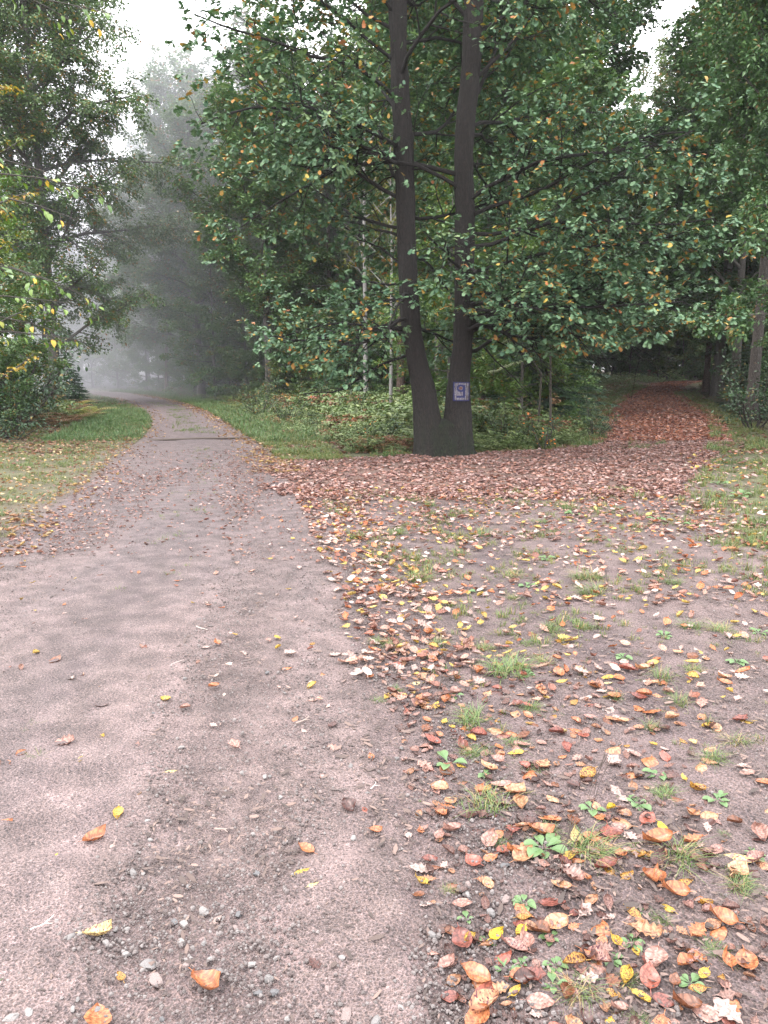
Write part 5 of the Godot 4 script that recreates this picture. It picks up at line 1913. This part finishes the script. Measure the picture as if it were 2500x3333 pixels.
func build_small_plants() -> void:
	var found := []
	var kinds := []
	for i in 7:
		kinds.append(tuft_mesh(40 + i, [130, 100, 150, 110, 90, 140, 110][i], [0.55, 0.7, 0.5, 0.4, 0.75, 0.6, 0.5][i], 0.75, 0.0085, [0.08, 0.2, 0.35, 0.05, 0.3, 0.15, 0.45][i]))
	for row in TUFTS.split("\n"):
		var a := row.split(" ")
		if a.size() < 4:
			continue
		var x := float(a[1])
		var z := float(a[2])
		var size := float(a[3])
		var k := rng.randi() % 7
		var o := MeshInstance3D.new()
		o.mesh = kinds[k]
		o.name = numbered("grass_tuft")
		add_child(o)
		o.position = Vector3(x, high(x, z) - 0.004, z)
		o.rotation.y = rf(0, TAU)
		o.scale = Vector3.ONE * size * 1.2
		found.append([o, ("large " if size > 0.13 else ("small " if size < 0.075 else "")) + ("straw-flecked" if k in [1, 2, 4, 6] else "fresh green") + " tuft of grass " + spot(x, z), "grass tuft"])
	single_out(found, "grass tufts on the bare ground")
	found = []
	var leaves := []
	for i in 5:
		leaves.append(broad_leaf_mesh(i + 60))
	for row in PLANTAINS.split("\n"):
		var a := row.split(" ")
		if a.size() < 4:
			continue
		var x := float(a[1])
		var z := float(a[2])
		var size := float(a[3])
		var n := 4 + rng.randi() % 4
		var o := thing("plantain_plant", Vector3(x, high(x, z) - 0.003, z))
		for i in n:
			var l := part("leaf", leaves[rng.randi() % 5], o)
			l.rotation.y = TAU * i / n + rf(-0.4, 0.4)
			l.scale = Vector3.ONE * size * rf(0.5, 0.85)
		found.append([o, ("large" if size > 0.1 else "small") + " plantain with %s leaves " % ["four", "five", "six", "seven"][n - 4] + spot(x, z), "plantain"])
	single_out(found, "plantains growing in the trodden ground")
	# dry upright seed stalks
	var s := Surf.new()
	for i in 4:
		var d := Vector3(rf(-0.3, 0.3), 1, rf(-0.3, 0.3)).normalized()
		var b := Vector3(rf(-0.02, 0.02), 0, rf(-0.02, 0.02))
		tube(s, [b, b + d * 0.09, b + d * 0.17 + Vector3(0.01, 0, 0), b + d * 0.2 + Vector3(0.012, 0, 0)], [0.0009, 0.0008, 0.0018, 0.0006], 5)
	var stalks := s.mesh(M.twig)
	found = []
	for p in [[0.52, -2.06], [0.74, -2.5], [0.22, -3.2], [0.42, -3.45], [1.5, -4.9], [2.2, -5.3]]:
		var o := MeshInstance3D.new()
		o.mesh = stalks
		o.name = numbered("seed_stalk")
		add_child(o)
		o.position = Vector3(p[0], high(p[0], p[1]), p[1])
		o.rotation.y = rf(0, TAU)
		found.append([o, "dark dry upright seed stalks " + spot(p[0], p[1]), "seed stalk"])
	single_out(found, "dry seed stalks on the trodden ground")

func build_twigs() -> void:
	var found := []
	for row in TWIGS.split("\n"):
		var a := row.split(" ")
		if a.size() < 6:
			continue
		var p := Vector3(float(a[1]), 0, float(a[2]))
		var q := Vector3(float(a[4]), 0, float(a[5]))
		var mid := (p + q) / 2.0
		var s := Surf.new()
		var pts := []
		var rad := []
		var bend := rf(-0.14, 0.14) * (q - p).length()
		var side := (q - p).cross(Vector3.UP).normalized()
		var thick := rf(0.0022, 0.0046)
		for i in 7:
			var t := i / 6.0
			var w := p.lerp(q, t) + side * bend * sin(PI * t) + rv() * 0.002
			w.y = high(w.x, w.z) + thick + 0.006
			pts.append(w - mid)
			rad.append(thick * (1.0 - 0.5 * t) * rf(0.85, 1.15))
		tube(s, pts, rad, 6)
		if rng.randf() < 0.5:
			tube(s, [pts[3], pts[3] + (pts[5] - pts[3]) * 0.6 + side * 0.02], [thick * 0.6, thick * 0.3], 4)
		var tone := rng.randi() % 3
		var o := MeshInstance3D.new()
		o.mesh = s.mesh(mat([lin(0.40, 0.33, 0.30), lin(0.22, 0.17, 0.15), lin(0.10, 0.08, 0.075)][tone], 0.9))
		o.name = numbered("twig")
		add_child(o)
		o.position = mid
		found.append([o, ["pale dry", "brown", "dark wet"][tone] + " twig lying " + spot(mid.x, mid.z), "twig"])
	single_out(found, "twigs on the road")
	# crumbs of bark, stalks and rotted leaf
	var b := Surf.new()
	for k in [[-0.5, 0.0], [-0.1, 0.13], [0.5, 0.05]]:
		b.v.append(Vector3(k[0], 0.05, -k[1] - 0.06))
		b.v.append(Vector3(k[0], 0.12, k[1] + 0.02))
	b.ix.append_array([0, 1, 2, 2, 1, 3, 2, 3, 4, 4, 3, 5])
	var where := []
	var tint := []
	var tries := 0
	while where.size() < 24000 and tries < 150000:
		tries += 1
		var z := -1.35 - 13.0 * pow(rng.randf(), 1.5)
		var x := rf(-0.6, 0.62) * (-z + 0.8)
		var dr := d_road(x, z)
		if x < look(road_l, z) - 0.3 or x > look(road_r, z) + 3.5:
			continue
		var k := n_mid.get_noise_2d(x * 1.6, z * 0.7 + 9.0)
		if rng.randf() > clampf(0.18 + k * 2.2 + (0.35 if dr > 0.0 else 0.0), 0.05, 1.0):
			continue
		var size := rf(0.006, 0.022) * (1.0 if rng.randf() < 0.9 else 2.2)
		where.append(Transform3D(Basis.from_euler(Vector3(rf(-0.2, 0.2), rf(0, TAU), rf(-0.2, 0.2))).scaled(Vector3(size, size, size * rf(0.5, 1.4))), Vector3(x, high(x, z) + 0.008, z)))
		tint.append(Color(0.05, 0.038, 0.034).lerp(Color(0.19, 0.13, 0.11), pow(rng.randf(), 1.8)))
	scatter("forest_debris", b.mesh(M.chip), where, tint, "dark crumbs of bark, stalk and leaf over road and mud", "debris")

const LEAVES := """
hornbeam paleyellow -1.77 -3.75 0.073
beech brown -1.7 -3.77 0.087
oak pink -1.71 -3.63 0.045
beech orange -1.51 -3.59 0.077
beech tan -1.34 -3.46 0.056
oak pink -1.37 -3.7 0.053
beech orange -0.93 -4.08 0.058
hornbeam yellow -1.35 -4.37 0.054
beech redbrown -1.12 -4.03 0.043
oak pale -0.98 -4.01 0.050
hornbeam yellow -0.86 -4.22 0.039
hornbeam yellow -0.61 -4.18 0.059
oak pink -0.65 -4.13 0.051
hornbeam yellow -0.58 -4.01 0.050
oak pale -0.5 -3.93 0.084
hornbeam gold -0.4 -4.09 0.039
oak pale -0.26 -3.92 0.083
oak pale -0.21 -3.93 0.056
oak pale -0.13 -3.67 0.078
beech orange -0.07 -3.62 0.052
beech orange -0.5 -3.74 0.060
beech orange -0.31 -3.64 0.046
beech orange -0.82 -3.48 0.062
hornbeam yellow -1.0 -3.32 0.072
oak pink -0.33 -3.32 0.048
beech orange -1.35 -3.14 0.068
beech dark -1.27 -3.24 0.058
beech orange -0.39 -3.14 0.039
oak pale -0.34 -3.04 0.050
beech dark -0.22 -3.06 0.055
oak pale -0.73 -3.07 0.044
beech tan -1.21 -2.94 0.080
hornbeam yellow -1.17 -2.95 0.039
oak pink -1.3 -2.89 0.095
oak pink -1.4 -3.09 0.056
beech brown -1.39 -3.02 0.066
hornbeam gold -1.54 -3.18 0.046
hornbeam paleyellow -1.18 -2.76 0.040
oak pink -1.0 -2.89 0.039
oak pink -0.6 -2.88 0.073
oak pink -0.2 -2.89 0.063
beech orange -0.05 -2.81 0.039
hornbeam yellow -1.56 -2.97 0.065
beech orange -1.45 -2.72 0.055
beech orange -1.43 -2.8 0.051
hornbeam paleyellow -0.81 -2.7 0.049
hornbeam gold -0.89 -2.53 0.039
hornbeam yellow -0.91 -2.4 0.067
beech orange -0.94 -2.25 0.080
oak pale -0.87 -2.21 0.066
hornbeam bright -1.04 -2.15 0.060
hornbeam paleyellow -1.04 -2.08 0.051
beech orange -0.88 -2.03 0.039
hornbeam paleyellow -0.77 -1.82 0.077
hornbeam gold -0.66 -1.68 0.039
beech orange -1.03 -1.9 0.039
beech orange -0.44 -1.65 0.099
beech orange -0.67 -1.55 0.085
beech orange -0.25 -2.21 0.062
hornbeam yellow -0.25 -2.11 0.060
hornbeam paleyellow -0.21 -2.04 0.039
beech dark -0.12 -2.45 0.072
beech red -0.07 -2.44 0.041
beech orange -0.03 -2.3 0.043
oak pale -0.47 -1.9 0.039
oak pink -0.24 -2.67 0.044
oak dark -0.18 -1.73 0.047
beech orange -1.27 -2.33 0.052
oak pale -1.34 -2.49 0.039
oak pale 1.03 -4.06 0.093
beech gold 0.99 -4.14 0.066
hornbeam yellow 0.79 -4.27 0.045
beech brown 0.86 -4.25 0.068
oak pale 0.63 -4.53 0.064
beech tan 0.18 -3.69 0.092
hornbeam paleyellow 0.17 -3.57 0.064
beech orange 0.13 -3.52 0.050
beech orange 0.26 -4.27 0.090
hornbeam yellow 0.18 -4.13 0.058
beech brown 0.3 -3.97 0.070
beech dark 0.41 -3.85 0.096
beech orange 0.59 -3.77 0.080
oak tan 0.49 -3.42 0.067
beech red 0.54 -3.46 0.050
beech orange 0.17 -3.35 0.072
beech tan 0.17 -3.29 0.083
hornbeam yellow 0.24 -3.28 0.059
beech brown 0.28 -3.37 0.060
beech redbrown 0.61 -3.28 0.071
beech peach 0.58 -3.18 0.069
oak pale 0.93 -3.36 0.072
oak pale 1.03 -3.43 0.062
oak pale 0.99 -3.66 0.104
beech orange 0.88 -3.66 0.091
oak pale 1.02 -3.23 0.076
oak pale 1.02 -3.16 0.051
beech orange 0.83 -3.11 0.051
hornbeam yellow 1.11 -3.61 0.071
beech orange 1.17 -3.61 0.077
hornbeam paleyellow 1.1 -3.55 0.044
beech orange 1.22 -3.39 0.073
oak tan 1.28 -3.38 0.049
beech peach 1.31 -3.53 0.057
beech brown 1.64 -3.88 0.083
oak pale 1.64 -3.83 0.082
beech tan 1.7 -3.85 0.062
beech tan 1.68 -3.57 0.064
beech orange 1.65 -3.51 0.075
oak pale 1.75 -3.64 0.052
beech orange 1.96 -4.17 0.044
beech red 2.01 -3.83 0.055
hornbeam yellow 1.63 -3.41 0.049
beech orange 1.39 -3.14 0.051
hornbeam yellow 1.37 -3.05 0.044
beech peach 1.41 -3.04 0.066
beech dark 1.19 -3.04 0.066
beech tan 1.26 -3.14 0.068
hornbeam yellow 1.57 -3.11 0.062
beech brown 1.3 -3.24 0.058
beech orange 1.15 -3.25 0.070
hornbeam gold 0.87 -3.3 0.053
beech redbrown 0.72 -2.99 0.065
hornbeam paleyellow 0.75 -3.0 0.039
beech orange 0.82 -3.02 0.076
beech red 0.83 -2.97 0.065
beech orange 0.88 -2.93 0.039
beech pink 0.64 -2.9 0.048
hornbeam gold 0.63 -3.09 0.045
beech orange 0.63 -3.16 0.057
beech orange 0.54 -2.99 0.076
beech tan 0.47 -3.01 0.076
hornbeam yellow 0.36 -2.94 0.048
beech orange 0.34 -3.05 0.055
hornbeam yellow 0.26 -3.1 0.050
hornbeam yellow 0.29 -3.06 0.039
beech orange 0.23 -2.99 0.039
beech redbrown 0.32 -2.89 0.063
beech orange 0.46 -2.86 0.052
beech orange 0.46 -2.8 0.046
hornbeam yellow 0.52 -2.81 0.067
beech pink 0.53 -2.86 0.062
hornbeam yellow 0.3 -2.73 0.045
beech brown 0.24 -2.7 0.089
beech peach 0.4 -2.7 0.079
beech pink 0.44 -2.75 0.070
beech orange 0.54 -2.66 0.097
beech orange 0.7 -2.79 0.046
oak pink 0.75 -2.77 0.051
beech tan 0.91 -2.85 0.093
oak pale 0.98 -2.84 0.062
oak pale 0.88 -2.74 0.090
beech orange 1.03 -2.75 0.091
oak pale 1.13 -2.86 0.042
hornbeam yellow 1.09 -2.89 0.047
hornbeam paleyellow 1.26 -2.9 0.063
beech tan 1.31 -2.86 0.062
beech peach 1.21 -2.71 0.084
oak pale 1.36 -2.7 0.049
hornbeam yellow 1.11 -2.62 0.043
beech gold 1.13 -2.54 0.065
beech dark 1.03 -2.57 0.057
beech orange 0.93 -2.66 0.083
beech gold 0.76 -2.64 0.078
beech brown 0.63 -2.59 0.039
oak pale 0.84 -2.55 0.075
oak pale 0.85 -2.49 0.064
beech orange 1.39 -2.58 0.066
beech redbrown 0.2 -2.61 0.077
beech brown 0.29 -2.61 0.043
beech pink 0.43 -2.57 0.076
beech peach 0.47 -2.53 0.103
hornbeam gold 0.37 -2.54 0.051
beech peach 0.61 -2.49 0.069
beech dark 0.69 -2.58 0.057
beech peach 0.74 -2.44 0.045
hornbeam bright 0.78 -2.42 0.049
beech orange 0.73 -2.37 0.057
beech orange 0.56 -2.36 0.079
beech orange 0.51 -2.29 0.081
beech brown 0.63 -2.33 0.065
hornbeam paleyellow 0.62 -2.25 0.059
beech orange 0.67 -2.25 0.067
beech redbrown 0.74 -2.27 0.080
oak pale 0.8 -2.25 0.059
beech red 0.89 -2.36 0.079
hornbeam bright 0.93 -2.31 0.060
beech orange 0.88 -2.23 0.100
beech orange 1.05 -2.4 0.044
oak pale 1.07 -2.31 0.047
oak pale 1.01 -2.22 0.039
hornbeam paleyellow 1.11 -2.15 0.101
beech brown 1.04 -2.49 0.046
beech dark 1.11 -2.07 0.047
beech orange 0.37 -2.27 0.051
beech dark 0.49 -2.34 0.061
beech pink 0.18 -2.26 0.051
oak orange 0.12 -2.29 0.039
oak pale 0.08 -2.26 0.039
beech orange 0.33 -2.15 0.052
beech red 0.38 -2.2 0.058
beech tan 0.43 -2.15 0.089
hornbeam yellow 0.57 -2.14 0.056
beech orange 0.6 -2.14 0.048
beech pink 0.49 -2.12 0.052
beech orange 0.74 -2.16 0.057
beech gold 0.68 -2.09 0.047
beech gold 0.73 -2.07 0.055
beech orange 0.6 -2.05 0.046
oak pale 0.56 -2.07 0.078
beech tan 0.52 -2.01 0.061
beech redbrown 0.48 -1.95 0.078
beech redbrown 0.14 -2.14 0.048
beech brown 0.16 -2.11 0.044
oak pale 0.11 -2.09 0.075
oak pale 0.18 -2.11 0.040
hornbeam yellow 0.11 -2.03 0.054
beech brown 0.1 -1.98 0.039
oak pale 0.12 -1.94 0.039
beech orange 0.79 -2.04 0.069
beech orange 0.82 -2.04 0.061
hornbeam gold 0.89 -2.03 0.058
beech brown 0.96 -2.09 0.039
beech orange 0.84 -1.98 0.079
beech orange 0.9 -1.96 0.039
hornbeam yellow 0.8 -1.92 0.044
beech gold 0.91 -1.93 0.044
oak pale 0.94 -1.91 0.073
beech orange 0.93 -1.87 0.075
beech orange 0.9 -1.83 0.066
beech tan 0.76 -1.84 0.039
beech orange 0.7 -1.87 0.039
beech brown 0.18 -1.84 0.039
beech redbrown 0.21 -1.8 0.079
hornbeam yellow 0.23 -1.81 0.039
hornbeam bright 0.3 -1.82 0.056
hornbeam bright 0.37 -1.84 0.049
hornbeam gold 0.39 -1.9 0.047
beech dark 0.44 -1.89 0.039
oak pale 0.56 -1.91 0.058
oak orange 0.52 -1.86 0.039
beech orange 0.59 -1.85 0.074
beech orange 0.58 -1.8 0.048
oak tan 0.7 -1.83 0.084
hornbeam yellow 0.62 -1.8 0.048
hornbeam yellow 0.66 -1.76 0.039
beech dark 0.53 -1.76 0.051
oak pale 0.62 -1.88 0.039
beech dark 0.61 -1.9 0.043
beech pink 0.13 -1.77 0.039
beech red 0.31 -1.75 0.064
beech pink 0.38 -1.8 0.062
beech pink 0.16 -1.72 0.050
beech orange 0.23 -1.69 0.085
hornbeam gold 0.49 -1.73 0.060
beech orange 0.54 -1.73 0.063
oak pale 0.51 -1.68 0.059
hornbeam yellow 0.61 -1.68 0.059
beech red 0.66 -1.67 0.071
beech pink 0.7 -1.73 0.080
beech orange 0.77 -1.72 0.056
beech orange 0.81 -1.75 0.061
hornbeam yellow 0.8 -1.68 0.046
hornbeam gold 0.77 -1.64 0.045
beech orange 0.88 -1.72 0.056
beech orange 0.93 -1.72 0.079
beech brown 0.72 -1.66 0.045
beech redbrown 0.16 -1.62 0.047
oak tan 0.28 -1.64 0.054
hornbeam yellow 0.32 -1.63 0.039
beech redbrown 0.37 -1.68 0.062
beech dark 0.35 -1.67 0.058
beech gold 0.56 -1.63 0.039
hornbeam yellow 0.62 -1.61 0.053
beech redbrown 0.67 -1.6 0.056
beech brown 0.72 -1.58 0.068
oak pale 0.81 -1.56 0.085
beech pink 0.56 -1.58 0.043
beech orange 0.22 -1.55 0.079
hornbeam yellow 0.53 -1.55 0.039
beech dark 0.47 -1.55 0.043
oak pale 0.36 -1.57 0.039
beech pink 0.84 -1.65 0.045
"""
const STONES := """
s -0.1 -2.27 0.030
s -0.29 -1.68 0.026
s -0.27 -1.64 0.026
s -0.31 -1.64 0.020
s -0.34 -1.73 0.021
s -0.84 -1.57 0.033
s -0.87 -1.55 0.038
s -0.89 -1.61 0.028
s -0.84 -1.82 0.025
s -0.82 -1.83 0.022
s -0.7 -1.85 0.019
s -0.73 -1.85 0.019
s -0.57 -1.67 0.038
s -0.6 -1.72 0.036
s -0.58 -1.88 0.022
s -0.58 -2.03 0.015
s -0.64 -2.16 0.016
s -0.76 -2.26 0.019
s -0.43 -2.29 0.017
s -0.54 -2.69 0.019
s -0.45 -2.67 0.022
s -0.43 -2.67 0.016
s -0.82 -2.88 0.023
s -1.1 -3.3 0.030
s -0.59 -3.67 0.021
s -0.98 -3.57 0.023
s -0.13 -2.75 0.027
s -0.23 -2.66 0.030
s -0.23 -2.55 0.021
s -0.06 -2.55 0.017
s -0.14 -2.49 0.029
s -0.76 -2.09 0.028
s -0.73 -2.09 0.021
s -0.51 -1.93 0.036
s -0.41 -1.93 0.023
s -0.74 -1.8 0.018
s -0.67 -1.76 0.021
s -0.54 -1.8 0.022
s -0.45 -1.75 0.021
s -0.48 -1.8 0.018
s -0.11 -1.75 0.024
s -0.09 -1.57 0.033
s -0.02 -1.55 0.033
s -0.28 -1.75 0.018
s -0.68 -1.58 0.028
s -0.74 -1.61 0.014
s -0.74 -1.58 0.017
s -0.91 -1.77 0.021
s -0.37 -2.52 0.021
s -0.8 -2.37 0.020
s -0.76 -2.34 0.016
s -0.99 -2.52 0.021
s -0.23 -1.57 0.019
s -0.51 -1.72 0.024
s -0.52 -1.55 0.016
s -0.14 -1.65 0.017
s -0.42 -1.71 0.021
s -0.41 -1.87 0.016
s -0.55 -1.87 0.025
s -0.39 -2.1 0.021
s -1.09 -2.8 0.025
s -0.47 -3.43 0.018
s -1.02 -3.18 0.018
s 0.25 -2.03 0.024
s 0.35 -1.97 0.033
s 0.13 -1.83 0.028
s 0.24 -1.99 0.027
s 0.48 -1.86 0.028
s 0.3 -1.91 0.032
s 0.05 -2.8 0.020
s 0.37 -2.12 0.025
s 0.07 -2.88 0.019
s 0.14 -2.81 0.018
s 0.04 -1.59 0.022
s 0.98 -1.9 0.018
"""
const TUFTS := """
t 0.62 -3.67 0.234
t 0.38 -3.11 0.151
t 0.67 -3.25 0.094
t 0.36 -2.43 0.144
t 0.54 -2.31 0.069
t 0.91 -2.14 0.136
t 0.65 -2.19 0.146
t 1.39 -3.6 0.126
t 1.0 -2.52 0.091
t 1.08 -3.38 0.076
t 0.85 -3.83 0.110
t 0.81 -4.11 0.104
t 0.3 -4.09 0.104
t 0.98 -4.31 0.122
t 0.55 -4.04 0.102
t 1.21 -4.37 0.096
t 1.82 -4.35 0.137
t 1.97 -4.31 0.136
t 1.57 -3.7 0.094
t 1.36 -3.29 0.106
t 1.14 -3.06 0.079
t 1.29 -2.78 0.109
t 1.45 -2.93 0.114
t 0.37 -2.82 0.101
t 0.53 -2.9 0.094
t 0.57 -2.71 0.080
t 0.19 -2.01 0.041
t 0.77 -1.88 0.051
t 0.48 -1.64 0.097
t 0.87 -1.77 0.073
t 0.61 -1.67 0.052
t 1.04 -2.01 0.088
t 0.36 -2.23 0.059
t 0.6 -1.55 0.054
t 0.48 -2.25 0.045
t 1.12 -2.29 0.038
t 0.05 -4.11 0.117
t 0.06 -3.47 0.067
t -1.5 -3.03 0.073
t -1.36 -2.78 0.077
t -1.24 -2.97 0.043
t -1.4 -2.75 0.054
t -0.04 -4.15 0.092
t -0.02 -3.34 0.064
t 0.25 -5.44 0.186
t 0.96 -5.53 0.138
t 1.49 -5.44 0.220
t 1.42 -5.05 0.205
t 2.5 -8.08 0.173
t 1.98 -8.08 0.198
t 1.56 -7.45 0.160
t 0.91 -6.91 0.192
t 0.13 -7.01 0.194
t 2.96 -8.81 0.188
t 2.9 -9.32 0.227
t 0.87 -4.94 0.093
t 2.06 -5.28 0.132
t 2.87 -6.19 0.172
t 3.27 -6.81 0.189
t 0.63 -6.19 0.153
t 0.51 -8.36 0.153
"""
const PLANTAINS := """
p 0.25 -2.75 0.099
p 0.38 -2.66 0.052
p 0.72 -2.43 0.072
p 0.4 -1.96 0.053
p 0.89 -2.47 0.073
p 1.18 -2.49 0.074
p 0.23 -1.89 0.039
p 0.31 -1.71 0.053
p 0.42 -1.66 0.052
p 0.44 -1.73 0.042
p 0.66 -1.8 0.055
p 0.59 -1.75 0.042
p 0.76 -1.66 0.052
p 0.51 -2.21 0.110
p 0.27 -1.8 0.043
p 1.27 -3.87 0.074
p 1.61 -4.21 0.080
p 2.18 -4.27 0.094
p 1.84 -3.8 0.072
p 0.33 -3.39 0.076
p 1.03 -2.66 0.070
p 1.17 -2.18 0.058
p 0.72 -3.64 0.070
p 0.73 -1.91 0.032
p 0.45 -1.83 0.044
p 0.35 -1.73 0.036
p -0.95 -1.7 0.076
p -1.46 -3.08 0.045
p -1.1 -1.98 0.040
p -1.06 -1.95 0.030
p 1.0 -5.22 0.098
p 1.96 -7.81 0.144
p 2.7 -7.45 0.137
p 1.96 -6.62 0.102
p 1.31 -6.03 0.093
p 4.12 -8.81 0.242
p 4.25 -9.69 0.207
p 2.93 -7.12 0.131
p 0.64 -5.11 0.080
"""
const TWIGS := """
w -0.74 -3.8 x -0.65 -3.87
w -1.1 -3.75 x -1.05 -3.82
w -0.96 -1.84 x -0.92 -1.9
w -0.56 -2.31 x -0.5 -2.32
w -0.99 -2.04 x -0.95 -2.0
w -1.28 -2.47 x -1.16 -2.47
w -1.17 -2.48 x -1.14 -2.51
w -0.19 -2.56 x -0.13 -2.57
w -1.19 -3.95 x -1.18 -4.02
w -1.03 -2.22 x -1.0 -2.24
w -0.05 -2.57 x -0.03 -2.62
w -0.38 -3.09 x -0.33 -3.15
w -1.11 -4.35 x -1.03 -4.29
w -1.31 -3.5 x -1.28 -3.53
w 0.42 -5.67 x 0.47 -5.5
"""
